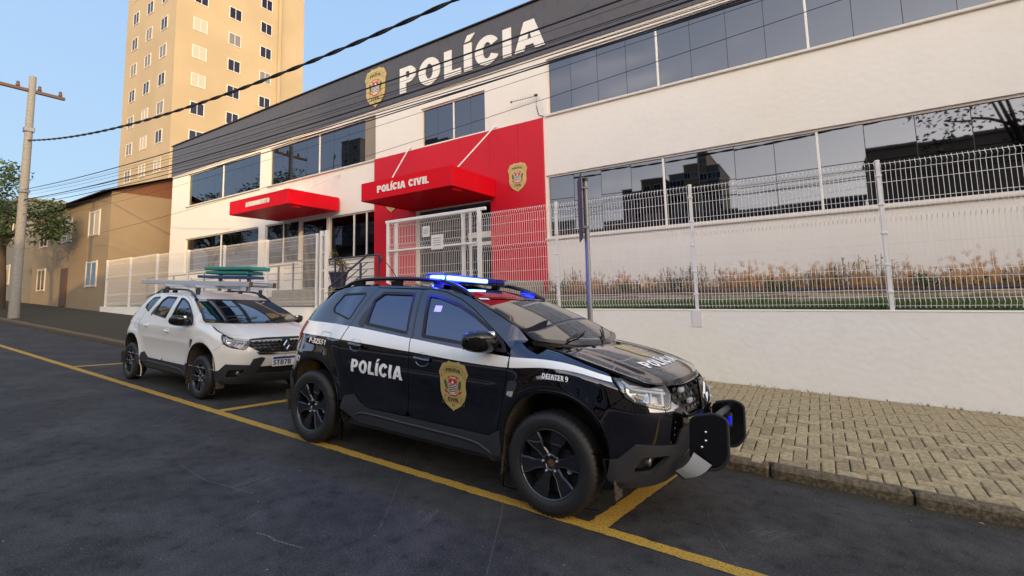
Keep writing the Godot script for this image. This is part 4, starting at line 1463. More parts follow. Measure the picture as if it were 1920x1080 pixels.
func build_railing():
	var r := thing("handrail", "dark blue steel handrail of the landing and steps beside the red cladding", "railing", Vector3(-11, 1.95, -9.0))
	var o := r.position
	var top := MB.new()
	top.tube(cat([Vector3(-14.4, 2.86, -9.0) - o, Vector3(-12.3, 2.80, -9.0) - o, Vector3(-10.35, 2.79, -9.0) - o, Vector3(-9.98, 2.77, -9.0) - o, Vector3(-9.90, 2.66, -9.0) - o, Vector3(-9.98, 2.58, -9.0) - o], 5), 0.026, 8)
	obj("top_rail", top, M.rail, r)
	for y in [2.60, 2.42, 2.22]:
		var m := MB.new()
		m.tube(PackedVector3Array([Vector3(-14.4, y + 0.04, -9.0) - o, Vector3(-10.0, y, -9.0) - o]), 0.010, 6)
		obj("bar", m, M.rail, r)
	for x in [-13.9, -11.85, -10.02]:
		var m := MB.new()
		m.bbox(Vector3(x, 2.36, -9.0) - o, Vector3(0.045, 0.85, 0.045), 0.006)
		obj("post", m, M.rail, r)
	for k in 3:
		var m := MB.new()
		m.tube(PackedVector3Array([Vector3(-10.0 - 0.02 * k, 2.78 - 0.21 * k, -8.62) - o, Vector3(-12.25, 1.62 - 0.21 * k, -8.62) - o]), 0.028 if k == 0 else 0.014, 8)
		obj("sloping_rail", m, M.rail, r)
	for x in [-10.3, -11.05]:
		var m := MB.new()
		m.bbox(Vector3(x, 2.05, -8.62) - o, Vector3(0.05, 1.05, 0.05), 0.006)
		obj("post", m, M.rail, r)
	# railing further left along the terrace
	var q := thing("terrace_railing", "thin dark bar railing on the terrace behind the white car", "railing", Vector3(-17, 1.75, -9.0))
	for y in [0.30, 0.52, 0.74, 0.98]:
		var m := MB.new()
		m.tube(PackedVector3Array([Vector3(-7.5, y, 0), Vector3(2.4, y, 0)]), 0.012 if y < 0.9 else 0.02, 6)
		obj("bar", m, M.rail, q)
	for x in [-7.4, -5.0, -2.5, 0.0, 2.3]:
		var m := MB.new()
		m.bbox(Vector3(x, 0.5, 0), Vector3(0.05, 1.0, 0.05), 0.006)
		obj("post", m, M.rail, q)
	# potted shrub
	var p := thing("potted_plant", "dark blue tapered planter with a yellowish round shrub on the landing", "potted plant", Vector3(-12.22, 1.95, -9.4))
	var pm := MB.new()
	pm.lathe(pv([0.0, 0.0, 0.17, 0.0, 0.185, 0.02, 0.265, 0.42, 0.285, 0.44, 0.285, 0.48, 0.25, 0.48, 0.24, 0.42, 0.0, 0.42]), Vector3.ZERO, Basis(), 28)
	obj("pot", pm, M.pot, p)
	var f := MB.new()
	for k in 9: leaf_cloud(f, Vector3(rng.randfn(0, 0.16), 0.70 + rng.randfn(0, 0.09), rng.randfn(0, 0.14)), Vector3(0.15, 0.13, 0.15), 70, 0.03, [Color(0.16, 0.13, 0.03), Color(0.10, 0.11, 0.03), Color(0.22, 0.16, 0.04), Color(0.06, 0.08, 0.03)])
	obj("foliage", f, M.leaf, p)
	var s := MB.new()
	for k in 5: s.tube(PackedVector3Array([Vector3(rng.randfn(0, 0.03), 0.40, rng.randfn(0, 0.03)), Vector3(rng.randfn(0, 0.13), 0.72, rng.randfn(0, 0.1))]), 0.008, 5)
	obj("stems", s, M.bark, p)

func build_sign_post():
	var x := -2.345
	var z := -5.40
	var t := thing("sign_post", "grey galvanised street sign post seen from the edge of its sign plate", "sign post", Vector3(x, py(x, z), z))
	var h := 2.985 - t.position.y
	var m := MB.new()
	m.tube(PackedVector3Array([Vector3(-0.005, -0.1, 0), Vector3(0.005, h, 0)]), 0.031, 16)
	obj("pole", m, M.galv, t)
	var c := MB.new()
	c.tube(PackedVector3Array([Vector3(0.005, h - 0.01, 0), Vector3(0.005, h + 0.035, 0)]), 0.034, 16)
	obj("cap", c, M.black, t)
	# the plate nearly in line with the view
	var b := Basis(Vector3.UP, deg_to_rad(30.0))
	var pl := MB.new()
	pl.prism(rounded(pv([-0.25, -0.40, 0.25, -0.40, 0.25, 0.40, -0.25, 0.40]), 0.04), Vector3(-0.075, h - 0.335, 0.0), b * Basis(Vector3.UP, PI / 2), 0.003)
	obj("sign_plate", pl, M.sign_back, t)
	for y in [h - 0.09, h - 0.58]:
		var k := MB.new()
		k.bbox(Vector3(-0.012, y, 0), Vector3(0.09, 0.04, 0.09), 0.012, b)
		obj("clamp", k, M.galv, t)

func build_wires():
	# overhead lines along the street, slightly sagging between poles out of view
	var rows := [
		[[-9.592, 5.244], [-3.285, 5.102], 0.012], [[-9.582, 5.059], [-3.292, 4.890], 0.006], [[-9.574, 4.91], [-3.294, 4.799], 0.013],
		[[-9.57, 4.841], [-3.298, 4.693], 0.005], [[-5.968, 4.574], [-2.828, 4.587], 0.009], [[-3.30, 4.618], [-0.407, 4.59], 0.007],
		[[-3.30, 4.585], [-0.458, 4.575], 0.009], [[-5.954, 4.435], [-3.304, 4.468], 0.003], [[-5.309, 4.009], [-0.234, 4.262], 0.0035],
		[[-9.58, 5.00], [-3.29, 4.86], 0.004], [[-9.59, 5.16], [-3.29, 5.02], 0.003]]
	for r in rows:
		var a := Vector2(r[0][0], r[0][1])
		var b := Vector2(r[1][0], r[1][1])
		var s := clampf((b.y - a.y) / (b.x - a.x), -0.03, 0.055)
		var p := PackedVector3Array()
		for i in 61:
			var x := lerpf(-26.0, 9.0, i / 60.0)
			p.append(Vector3(x, lerpf(a.y, b.y, 0.5) + s * (x - (a.x + b.x) / 2.0) + 0.0016 * (pow(x - (a.x + b.x) / 2.0, 2.0) - pow((a.x - b.x) / 2.0, 2.0)), -5.3))
		var m := MB.new()
		m.tube(p, r[2], 6)
		tag(obj("overhead_cable", m, M.cable), "thin black overhead cable running along the street before the facade", "cable", "cables strung along the street")
	# the thick twisted cable above them
	var tw := thing("twisted_cable", "thick twisted overhead cable crossing the blue sky", "cable", Vector3(-7, 6.1, -5.3))
	for k in 2:
		var p := PackedVector3Array()
		for i in 221:
			var x := lerpf(-26.0, 9.0, i / 220.0)
			var a := x * 5.2 + PI * k
			p.append(Vector3(x + 7, -0.0264 * (x + 7.0) + 0.0045 * (pow(x + 7.0, 2.0) - 7.1) + 0.018 * sin(a), 0.018 * cos(a)))
		var m := MB.new()
		m.tube(p, 0.02, 6)
		obj("strand", m, M.cable, tw)

# ------------------------------------------------------------------ background
func simple_window(parent: Node, at: Vector3, w: float, h: float, face: Basis, glass: Material):
	var f := MB.new()
	for s in [-1.0, 1.0]:
		f.box(at + face * Vector3(s * w / 2, 0, 0.02), Vector3(0.07, h + 0.14, 0.06), face)
		f.box(at + face * Vector3(0, s * h / 2, 0.02), Vector3(w - 0.072, 0.07, 0.06), face)
	f.box(at + face * Vector3(0, 0, 0.02), Vector3(0.05, h - 0.072, 0.05), face)
	var o := obj("window", f, M.alu, parent)
	var p := MB.new()
	p.box(at + face * Vector3(0, 0, 0.01), Vector3(w, h, 0.02), face)
	obj("pane", p, [glass, glass, glass, M.curtain, M.blind_grey][rng.randi() % 5], o)

func build_tower():
	var t := thing("apartment_tower", "tall sunlit cream apartment tower with small square windows behind the station", "building", Vector3(-57, 3, -26))
	var o := t.position
	var H := 56.0
	var m := MB.new()
	m.box(Vector3(-57.0, 3 + H / 2, -25.35) - o, Vector3(12.0, H, 10.7))
	obj("wall", m, M.tower, t)
	var st := MB.new()
	st.box(Vector3(-50.92, 3 + H / 2, -30.55) - o, Vector3(0.30, H - 0.02, 0.34))
	obj("corner_pilaster", st, M.tower, t)
	var c := MB.new()
	c.box(Vector3(-55.0, 3 + H / 2 - 0.5, -32.35) - o, Vector3(7.2, H - 1.0, 3.3))
	obj("stair_core", c, M.tower, t)
	var fx := Basis(Vector3.UP, PI / 2)
	for k in 17:
		var y := 6.35 + 2.93 * k - 0.1
		for z in [-29.02, -25.6, -22.2]: simple_window(t, Vector3(-51.0, y, z) - o, 1.25, 1.25, fx, M.glass_dark)
		if k % 1 == 0:
			for x in [-53.5, -57.0, -60.5]: simple_window(t, Vector3(x, y, -20.0) - o, 1.4, 1.25, Basis(), M.glass_dark)

func block(called: String, label: String, x0: float, x1: float, z0: float, z1: float, y0: float, h: float, mt: Material, roof: String, side: int, floors := 2, wins := true) -> Node3D:
	# plain building; side: +1 when its front looks towards +z
	var t := thing(called, label, "building", Vector3((x0 + x1) / 2, y0, (z0 + z1) / 2))
	var m := MB.new()
	m.box(Vector3(0, h / 2 - 0.5, 0), Vector3(x1 - x0, h + 1.0, z1 - z0))
	obj("wall", m, mt, t)
	var W := x1 - x0
	var D := z1 - z0
	if roof == "gable":
		var r := MB.new()
		for s in [-1.0, 1.0]:
			r.quad(Vector3(-W / 2 - 0.4, h - 0.1, s * (D / 2 + 0.5)), Vector3(W / 2 + 0.4, h - 0.1, s * (D / 2 + 0.5)), Vector3(W / 2 + 0.4, h + D * 0.22, 0), Vector3(-W / 2 - 0.4, h + D * 0.22, 0), Vector3(0, 1, s * 0.3))
			r.tri3(Vector3(s * W / 2, h, -D / 2), Vector3(s * W / 2, h, D / 2), Vector3(s * W / 2, h + D * 0.22, 0), Vector3(s, 0, 0))
		obj("roof", r, M.tile_roof, t)
	else:
		var r := MB.new()
		r.bbox(Vector3(0, h + 0.10, 0), Vector3(W + 0.3, 0.2, D + 0.3), 0.03)
		obj("roof", r, M.concrete, t)
	if not wins: return t
	var face := Basis() if side > 0 else Basis(Vector3.UP, PI)
	var n := maxi(2, int(W / 3.6))
	for f in floors:
		for i in n:
			var lx := -W / 2 + W * (i + 0.5) / n
			var y := 1.6 + f * (h - 0.4) / floors
			if f == 0 and i == n / 2:
				var d := MB.new()
				d.bbox(Vector3(lx, 1.05, side * (D / 2 + 0.02)), Vector3(1.0, 2.1, 0.08), 0.01)
				obj("door", d, M.wood_door, t)
			else: simple_window(t, Vector3(lx, y, side * D / 2), 1.4, 1.2, face, M.glass_dark)
	return t

func tree(at: Vector3, h: float, r: float, label: String, cols: Array, n := 5200, leaf := 0.10):
	var t := thing("tree", label, "tree", at)
	var w := MB.new()
	w.tube(cat([Vector3(0, -0.3, 0), Vector3(0.05, h * 0.2, 0.02), Vector3(-0.05, h * 0.42, 0.05), Vector3(0.05, h * 0.7, 0)], 4), [0.24, 0.22, 0.21, 0.2, 0.19, 0.18, 0.17, 0.16, 0.15, 0.12, 0.1, 0.08, 0.06], 9)
	var tips := []
	for k in 9:
		var a := TAU * k / 9.0 + rng.randfn(0, 0.2)
		var p0 := Vector3(0, h * rng.randf_range(0.32, 0.6), 0)
		var p1 := Vector3(cos(a) * r * rng.randf_range(0.5, 0.8), h * rng.randf_range(0.55, 0.88), sin(a) * r * rng.randf_range(0.5, 0.8))
		w.tube(cat([p0, p0.lerp(p1, 0.5) + Vector3(0, 0.25, 0), p1], 3), [0.09, 0.08, 0.07, 0.06, 0.05, 0.04, 0.03], 6)
		tips.append(p1)
	tips.append(Vector3(0, h * 0.9, 0))
	obj("trunk", w, M.bark, t)
	var f := MB.new()
	for p in tips:
		for q in 3:
			var c: Vector3 = p + Vector3(rng.randfn(0, 0.35), rng.randfn(0, 0.3), rng.randfn(0, 0.35)) * r * 0.45
			var rr := r * rng.randf_range(0.25, 0.42)
			leaf_cloud(f, c, Vector3(rr, rr * 0.75, rr), n / (tips.size() * 3), leaf, cols)
	obj("crown", f, M.leaf, t)

func build_background():
	build_tower()
	# further down the street
	block("house", "beige house with a tiled gable roof past the station", -41.0, -29.0, -20.0, -9.0, 1.6, 5.6, M.house[0], "gable", 1)
	block("house", "grey flat roofed house further up the street", -56.0, -43.5, -19.0, -8.8, 2.2, 6.4, M.house[1], "flat", 1)
	block("house", "brown gabled house at the far end of the street", -75.0, -58.5, -20.0, -8.8, 2.9, 6.0, M.house[2], "gable", 1)
	block("house", "pale house closing the far bend of the street", -120.0, -96.0, -14.0, 8.0, 4.2, 7.0, M.house[3], "gable", 1)
	var g1 := [Color(0.035, 0.065, 0.018), Color(0.055, 0.095, 0.025), Color(0.025, 0.045, 0.014)]
	tree(Vector3(-33.0, py(-33, -6.0), -6.2), 7.0, 2.5, "street tree on the pavement before the beige house", g1)
	tree(Vector3(-47.0, py(-47, -6.0), -6.2), 7.6, 2.7, "street tree on the pavement before the grey house", g1)
	tree(Vector3(-62.0, py(-62, -6.0), -6.2), 8.0, 3.0, "street tree on the pavement before the brown house", g1, 3600)
	tree(Vector3(-84.0, 4.0, -10.0), 11.0, 4.5, "broad tree at the bend of the street", g1, 4200, 0.16)
	# the opposite side, which the panes and the car's paint mirror, with added sun blockers among it
	block("house", "low cream house on the opposite side of the street", -30.5, -17.0, 14.5, 24.0, 0.9, 6.3, M.house[3], "flat", -1)
	block("house", "low brown gabled house on the opposite side of the street", -16.4, -9.0, 14.5, 22.0, 0.4, 5.6, M.house[2], "gable", -1)
	block("house", "grey shop with a flat roof on the opposite side of the street", -8.5, 2.6, 14.5, 24.0, 0.0, 6.9, M.house[4], "flat", -1)
	block("house", "unseen beige house opposite the station lengthened and raised to shade it", 3.2, 21.0, 14.5, 21.0, -0.5, 10.4, M.house[0], "flat", -1)  # out of view; length and height set to shade street and lower facade
	block("apartment_block", "added unseen tall block beyond the houses opposite that shades the facade", 76.0, 132.0, 40.0, 52.0, -2.0, 33.0, M.house[1], "flat", -1, 9)  # added out of view to keep the low sun off most of the facade
	block("house", "added unseen brown flat roofed house that keeps sun off the road", 21.6, 40.0, 14.5, 22.0, -1.0, 7.0, M.house[2], "flat", -1)  # added to close a gap that let sun through onto the road
	block("house", "beige house up the street on the opposite side", -47.0, -31.5, 14.5, 23.0, 1.8, 6.0, M.house[0], "gable", -1)
	block("house", "grey house up the street on the opposite side", -64.0, -48.0, 14.5, 23.0, 2.4, 5.5, M.house[1], "flat", -1)
	# apartment blocks behind them: mirrored in the lower windows
	var st := func(az: float, dist: float) -> Vector3: return Vector3(tan(deg_to_rad(az)) * dist, 0, dist - 21.6)
	var names := ["low apartment block left of the stepped group opposite", "apartment block with a mast in the stepped group opposite", "narrow grey apartment block in the stepped group opposite", "broad apartment block beside the tallest of the group opposite", "tallest apartment block of the stepped group opposite", "apartment block closing the stepped group opposite"]
	var ni := 0
	for q in [[-18.8, -17.1, 11.4], [-17.0, -14.6, 12.7], [-14.0, -12.4, 13.1], [-12.35, -10.9, 14.0], [-10.85, -9.2, 15.0], [-9.15, -8.0, 13.4]]:
		var a: Vector3 = st.call(q[0], 96.0)
		var b: Vector3 = st.call(q[1], 96.0)
		var top := 1.6 + 96.0 / cos(deg_to_rad(q[0])) * tan(deg_to_rad(q[2]))
		ni += 1
		block("apartment_block", names[ni - 1], a.x, b.x, a.z, a.z + 14.0, 0.0, top, M.house[int(q[2] * 10) % 5], "flat", -1, int(top / 3.0), true)
	for q in [[-52.3, -50.2, 17.6], [-43.5, -40.0, 18.0]]:
		var a: Vector3 = st.call(q[0], 70.0)
		var b: Vector3 = st.call(q[1], 70.0)
		var top := 1.6 + 70.0 / cos(deg_to_rad(q[0])) * tan(deg_to_rad(q[2]))
		block("apartment_block", "slim slab block behind the trees up the street" if q[0] < -50.0 else "wide slab block behind the beige house up the street", a.x, b.x, a.z, a.z + 12.0, 2.0, top - 2.0, M.house[1], "flat", -1, int(top / 3.0), true)
	tree(Vector3(-43.0, gy(-43, 3.5) + 0.1, 5.2), 12.5, 4.2, "tall dark tree on the opposite pavement up the street", g1, 3600, 0.16)
	tree(Vector3(-37.0, gy(-37, 3.5) + 0.1, 5.4), 10.5, 3.4, "dark tree on the opposite pavement beside the utility pole", g1, 3200, 0.14)
	tree(Vector3(7.6, gy(8, 3.5) + 0.1, 4.9), 14.0, 3.0, "added unseen slender tree on the opposite pavement that dapples the sun", g1, 2600, 0.12)  # added out of view; its crown breaks up the sunlight edge on the facade
	near_pole(-26.0, "concrete utility pole at the kerb by the left end of the station")
	near_pole(9.0, "concrete utility pole at the kerb past the right end of the station")
	# utility pole
	var up := thing("utility_pole", "concrete utility pole with two crossarms on the opposite kerb", "utility pole", Vector3(-34.5, gy(-34.5, 3.5), 3.9))
	var m := MB.new()
	m.tube(PackedVector3Array([Vector3(0, -0.5, 0), Vector3(0, 12.4, 0)]), [0.19, 0.12], 10)
	obj("pole", m, M.pole, up)
	for y in [12.0, 10.6]:
		var c := MB.new()
		c.bbox(Vector3(0, y, 0.12), Vector3(2.6, 0.13, 0.11), 0.01, Basis(Vector3.UP, 0.5))
		obj("crossarm", c, M.wood_door, up)
		for k in 4:
			var i := MB.new()
			i.lathe(pv([0.0, 0.0, 0.05, 0.0, 0.07, 0.08, 0.04, 0.12, 0.06, 0.18, 0.0, 0.24]), Vector3(0, y + 0.06, 0.12) + Basis(Vector3.UP, 0.5) * Vector3(-1.15 + 0.77 * k, 0, 0), Basis(), 10)
			obj("insulator", i, M.wood_door, up)
	var tf := MB.new()
	tf.lathe(pv([0.0, 0.0, 0.3, 0.0, 0.32, 0.05, 0.32, 0.85, 0.28, 0.92, 0.0, 0.92]), Vector3(0.0, 8.6, -0.5), Basis(), 18)
	obj("transformer", tf, M.pole, up)

func near_pole(x: float, label: String):
	var t := thing("utility_pole", label, "utility pole", Vector3(x, py(x, -5.3), -5.3))
	var m := MB.new()
	m.tube(PackedVector3Array([Vector3(0, -0.5, 0), Vector3(0, 9.6, 0)]), [0.17, 0.11], 12)
	obj("pole", m, M.pole, t)
	var c := MB.new()
	c.bbox(Vector3(0, 9.0, 0.1), Vector3(0.12, 0.12, 2.2), 0.01)
	obj("crossarm", c, M.wood_door, t)
	for k in 4:
		var i := MB.new()
		i.lathe(pv([0.0, 0.0, 0.05, 0.0, 0.07, 0.08, 0.04, 0.12, 0.06, 0.18, 0.0, 0.24]), Vector3(0, 9.06, -0.85 + 0.63 * k), Basis(), 10)
		obj("insulator", i, M.wood_door, t)
	var b := MB.new()
	b.bbox(Vector3(0, 4.9, 0.0), Vector3(0.36, 0.12, 0.3), 0.02)
	b.bbox(Vector3(0, 7.4, 0.0), Vector3(0.3, 0.2, 0.3), 0.02)
	obj("cable_bracket", b, M.galv, t)

# ------------------------------------------------------------------ patrol car
# Car axes: x forwards, y up, z to its right-hand side; the origin on the road midway between the axles.
# The body side is a surface (s, y): s is x along the flank and runs on round the corners to the middle of the nose and tail.
const SF := 1.35
const SR := -1.22
const WY := [0.2, 0.35, 0.5, 0.7, 0.85, 0.95, 1.02, 1.08, 1.14, 1.2, 1.35, 1.5, 1.58]
const WZ := [0.835, 0.862, 0.88, 0.89, 0.898, 0.902, 0.897, 0.876, 0.848, 0.82, 0.747, 0.658, 0.605]
const NOSE_Y := [0.2, 0.3, 0.4, 0.5, 0.65, 0.75, 0.85, 0.93, 1.0, 1.1]
const NOSE_X := [1.97, 2.06, 2.12, 2.16, 2.185, 2.185, 2.15, 2.10, 2.02, 1.9]
const TAIL_Y := [0.2, 0.35, 0.5, 0.62, 0.75, 0.9, 1.05, 1.2, 1.35, 1.5, 1.58]
const TAIL_X := [-2.0, -2.08, -2.12, -2.12, -2.06, -2.03, -2.02, -1.97, -1.86, -1.68, -1.5]
const FEND_X := [0.9, 1.0, 1.2, 1.5, 1.8, 1.95, 2.05, 2.15]
const FEND_Y := [1.17, 1.155, 1.125, 1.075, 1.005, 0.955, 0.92, 0.88]
const EDGE_X := [-1.62, -1.5, -1.36, -1.09, -0.75, -0.05, 0.14, 0.35, 0.45]
const EDGE_Y := [1.44, 1.495, 1.53, 1.555, 1.565, 1.56, 1.54, 1.50, 1.475]
const ROOF_X := [-1.66, -1.4, -1.1, -0.7, -0.3, 0.0, 0.2, 0.5]
const ROOF_Y := [1.53, 1.575, 1.605, 1.62, 1.615, 1.59, 1.555, 1.48]
const AXLE := 1.3365
const HUB := 0.345
var body_paint: Material
var police := true
var arc_s := []
var arc_a := []

func corner_angle(d: float) -> float:
	# angle on the corner curve at distance d along it
	if arc_s.is_empty():
		var l := 0.0
		var prev := Vector2(0, 0.89)
		for i in 401:
			var a := PI / 2 * i / 400.0
			var p := Vector2(0.82 * pow(sin(a), 2.0 / 3.0), 0.89 * pow(maxf(cos(a), 0.0), 2.0 / 3.0))
			l += p.distance_to(prev)
			prev = p
			arc_s.append(l); arc_a.append(a)
	var lo := 0
	var hi := 400
	while hi - lo > 1:
		var m := (lo + hi) / 2
		if arc_s[m] < d: lo = m
		else: hi = m
	var t: float = (d - arc_s[lo]) / maxf(arc_s[hi] - arc_s[lo], 1e-9)
	return lerpf(arc_a[lo], arc_a[hi], clampf(t, 0.0, 1.0))

const ARC := 1.4421

func arch_outline(cx: float, hw: float, ht: float, y0: float) -> PackedVector2Array:
	var p := PackedVector2Array()
	for i in 29:
		var a := PI * i / 28.0
		p.append(Vector2(cx + hw * signf(cos(a)) * pow(absf(cos(a)), 0.86), HUB + ht * pow(sin(a), 0.86)))
	p.append(Vector2(cx - hw, y0)); p.append(Vector2(cx + hw, y0))
	return p

func side_width(x: float, y: float) -> float:
	var w := tabv(y, WY, WZ)
	if x > 0.9:
		var yt := tabv(x, FEND_X, FEND_Y)
		w -= smoothstep(0.9, 1.2, x) * 0.10 * pow(clampf((y - (yt - 0.12)) / 0.12, 0.0, 1.0), 2.5)
	# swelling round the wheel arches
	for cx in [AXLE, -AXLE]:
		var d := Vector2((x - cx) / 0.42, (y - HUB) / 0.50).length()
		if y > 0.3: w += 0.016 * exp(-pow((d - 1.06) / 0.14, 2.0))
	w -= smoothstep(0.72, 1.0, y) * (0.014 * smoothstep(0.98, 1.25, x) + 0.03 * smoothstep(-0.95, -1.2, x))
	# hollow and crease of the doors
	var dx := smoothstep(-1.0, -0.7, x) * (1.0 - smoothstep(0.8, 1.05, x))
	w -= dx * (0.014 * exp(-pow((y - 0.60) / 0.13, 2.0)) - 0.006 * exp(-pow((y - 0.80) / 0.035, 2.0)))
	return w

func flank(s: float, y: float) -> Vector3:
	if s <= SF and s >= SR: return Vector3(s, y, side_width(s, y))
	var front := s > SF
	var d := s - SF if front else SR - s
	var past := d > ARC
	if past: d = 2.0 * ARC - d
	var a := corner_angle(d)
	var ex := 2.0 / 3.0
	var fx := pow(maxf(sin(a), 0.0), ex)
	var fz := pow(maxf(cos(a), 0.0), ex)
	var x: float
	if front: x = SF + (tabv(y, NOSE_Y, NOSE_X) - SF) * fx
	else: x = SR + (tabv(y, TAIL_Y, TAIL_X) - SR) * fx
	var w := side_width(x if front else SR, y)
	return Vector3(x, y, w * fz * (-1.0 if past else 1.0))

func roof_at(x: float, v: float) -> Vector3:
	# v from -1 to 1 across
	var ye := tabv(x, EDGE_X, EDGE_Y)
	var we := side_width(minf(x, 0.5), ye)
	var yc := tabv(x, ROOF_X, ROOF_Y)
	return Vector3(x, ye + (yc - ye) * (1.0 - pow(absf(v), 2.3)), we * v)

const PIL_X := [0.43, 0.62, 0.81, 1.0, 1.17]
const PIL_Y := [1.48, 1.41, 1.335, 1.255, 1.165]

func screen_at(u: float, t: float) -> Vector3:
	# windscreen: u from -1 to 1 across, t from the cowl (0) to the roof (1)
	var x := lerpf(1.165, 0.435, t)
	var y := tabv(x, PIL_X, PIL_Y)
	var e := Vector3(x, y, side_width(0.5, y) - 0.012)
	var c := Vector3(lerpf(1.36, 0.50, t), lerpf(1.115, 1.485, t) + 0.03 * sin(PI * t), 0)
	var k := pow(absf(u), 2.2)
	return Vector3(lerpf(c.x, e.x, k), lerpf(c.y, e.y, k), e.z * u)

func hood_at(a: float, v: float) -> Vector3:
	# a from the cowl (0) to the nose (1), v across
	var k := absf(v)
	var xe := lerpf(1.12, 1.95, a)
	var ye := tabv(xe, FEND_X, FEND_Y)
	var e := Vector3(xe, ye, side_width(xe, ye) if xe < SF else flank(SF + (xe - SF) * 1.02, ye).z)
	var xc := lerpf(1.33, 2.10, a)
	var yc := tabv(xc, [1.30, 1.45, 1.62, 1.8, 1.95, 2.05, 2.10], [1.118, 1.118, 1.09, 1.045, 0.995, 0.95, 0.905])
	var b := pow(k, 2.6)
	var y := lerpf(yc, ye, pow(k, 3.4))
	y += 0.014 * (smoothstep(0.80, 0.62, k) - 1.0) * (1.0 - smoothstep(0.9, 1.0, k)) * smoothstep(0.0, 0.15, a) * (1.0 - smoothstep(0.8, 1.0, a))
	return Vector3(lerpf(xc, e.x, b), y, e.z * v)

func car_materials():
	M.paint = mat(0.070, 0.070, 0.092, 0.03, 1.0, 0.5)
	M.paint.clearcoat_enabled = true
	M.paint.clearcoat = 1.0
	M.paint.clearcoat_roughness = 0.02
	M.plastic = mat(0.030, 0.031, 0.036, 0.42)
	M.gloss_black = mat(0.008, 0.008, 0.009, 0.12)
	M.stripe = mat(0.88, 0.88, 0.87, 0.35)
	M.car_glass = mat(0.135, 0.15, 0.21, 0.02, 1.0)
	M.screen_glass = mat(0.25, 0.25, 0.255, 0.02, 1.0)
	M.rubber = mat(0.016, 0.016, 0.017, 0.7)
	M.tyre = tri_mat(mat(0.021, 0.021, 0.023, 0.55), noise_tex(0.06, [Color(0.7, 0.68, 0.64), Color(1, 1, 1)], [0.0, 1.0], 61, 256), 3.0)
	M.tyre.uv1_world_triplanar = false
	M.rim = mat(0.010, 0.010, 0.014, 0.12, 0.0, 0.75)
	M.disc = mat(0.25, 0.25, 0.26, 0.4, 0.9)
	M.caliper = mat(0.55, 0.55, 0.55, 0.4, 0.3)
	M.rust = mat(0.10, 0.055, 0.028, 0.7)
	M.chrome = mat(0.75, 0.74, 0.72, 0.12, 1.0)
	M.satin = mat(0.48, 0.51, 0.55, 0.4, 0.3)
	M.reflector = mat(0.34, 0.36, 0.40, 0.16, 0.9)
	M.lamp_clear = StandardMaterial3D.new()
	M.lamp_clear.albedo_color = Color(1, 1, 1, 0.06)
	M.lamp_clear.transparency = BaseMaterial3D.TRANSPARENCY_ALPHA
	M.lamp_clear.roughness = 0.02
	M.led_off = mat(0.34, 0.36, 0.39, 0.25)
	M.tail_red = mat(0.30, 0.008, 0.012, 0.15)
	M.mud = tri_mat(mat(1, 1, 1, 0.95), noise_tex(0.12, [lin(0.012, 0.012, 0.012), lin(0.02, 0.016, 0.012), lin(0.20, 0.15, 0.09)], [0.0, 0.55, 0.75], 62, 256, FastNoiseLite.TYPE_SIMPLEX_SMOOTH, 4), 2.5)
	M.blue_lens = mat(0.01, 0.015, 0.20, 0.1)
	M.blue_lit = mat(0.1, 0.15, 0.8, 0.2)
	M.blue_lit.emission_enabled = true
	M.blue_lit.emission = Color(0.42, 0.62, 1.0)
	M.blue_lit.emission_energy_multiplier = 9.0
	M.blue_glow = mat(0.02, 0.03, 0.5, 0.15)
	M.blue_glow.emission_enabled = true
	M.blue_glow.emission = Color(0.01, 0.03, 1.0)
	M.blue_glow.emission_energy_multiplier = 0.55
	M.teal = mat(0.02, 0.20, 0.16, 0.5)
	M.navy = mat(0.012, 0.06, 0.16, 0.5)
	M.plate_white = mat(0.7, 0.7, 0.7, 0.4)
	M.plate_blue = mat(0.01, 0.03, 0.25, 0.4)

func decal_text(s: String, h: float, cs: float, cy: float, w: float, rot: float, heavy: bool, mirror: bool, slant := 0.0) -> MB:
	var mb := MB.new()
	var sg := -1.0 if mirror else 1.0
	var f := func(x, y, off):
		var p := Vector2(x * sg, y).rotated(rot * sg)
		var e := 0.004
		var q := flank(cs + p.x, cy + p.y)
		var n := (flank(cs + p.x + e, cy + p.y) - q).cross(flank(cs + p.x, cy + p.y + e) - q).normalized()
		var r = q + n * (0.0022 + off)
		return r * Vector3(1, 1, sg)
	if heavy: heavy_word(mb, s, h, 0.0012, f, w, slant, 0.11, 0.15)
	else: text_warp(mb, s, h, 0.0012, f, w, 0.0, slant)
	return mb

func side_piece(called: String, parent: Node, outer: PackedVector2Array, holes: Array, mt: Material, off: float, mirror: bool, gap := 0.0025, skirt := 0.016, cell := 0.03) -> MeshInstance3D:
	var mb := MB.new()
	panel(mb, shrink(outer, gap) if gap > 0.0 else outer, holes, flank, off, cell, mirror, skirt)
	return obj(called, mb, mt, parent)

func stripe_edges(x: float) -> Vector2:
	var xs := [-1.62, -0.89, -0.06, 0.99, 1.29, 1.56, 1.83]
	return Vector2(tabv(x, xs, [1.175, 1.160, 1.105, 1.045, 1.048, 1.028, 0.975]), tabv(x, xs, [1.045, 1.030, 0.998, 0.968, 0.995, 0.99, 0.943]))

func stripe_part(parent: Node, x0: float, x1: float, mirror: bool, slant0 := 0.0, slant1 := 0.0):
	var up := PackedVector2Array()
	var dn := PackedVector2Array()
	for i in 13:
		var t := i / 12.0
		var xa := lerpf(x0 + slant0, x1 + slant1, t)
		var xb := lerpf(x0, x1, t)
		up.append(Vector2(xa, stripe_edges(xa).x)); dn.append(Vector2(xb, stripe_edges(xb).y))
	dn.reverse()
	up.append_array(dn)
	var mb := MB.new()
	panel(mb, up, [], flank, 0.0022, 0.03, mirror, 0.0)
	obj("white_stripe", mb, M.stripe, parent)

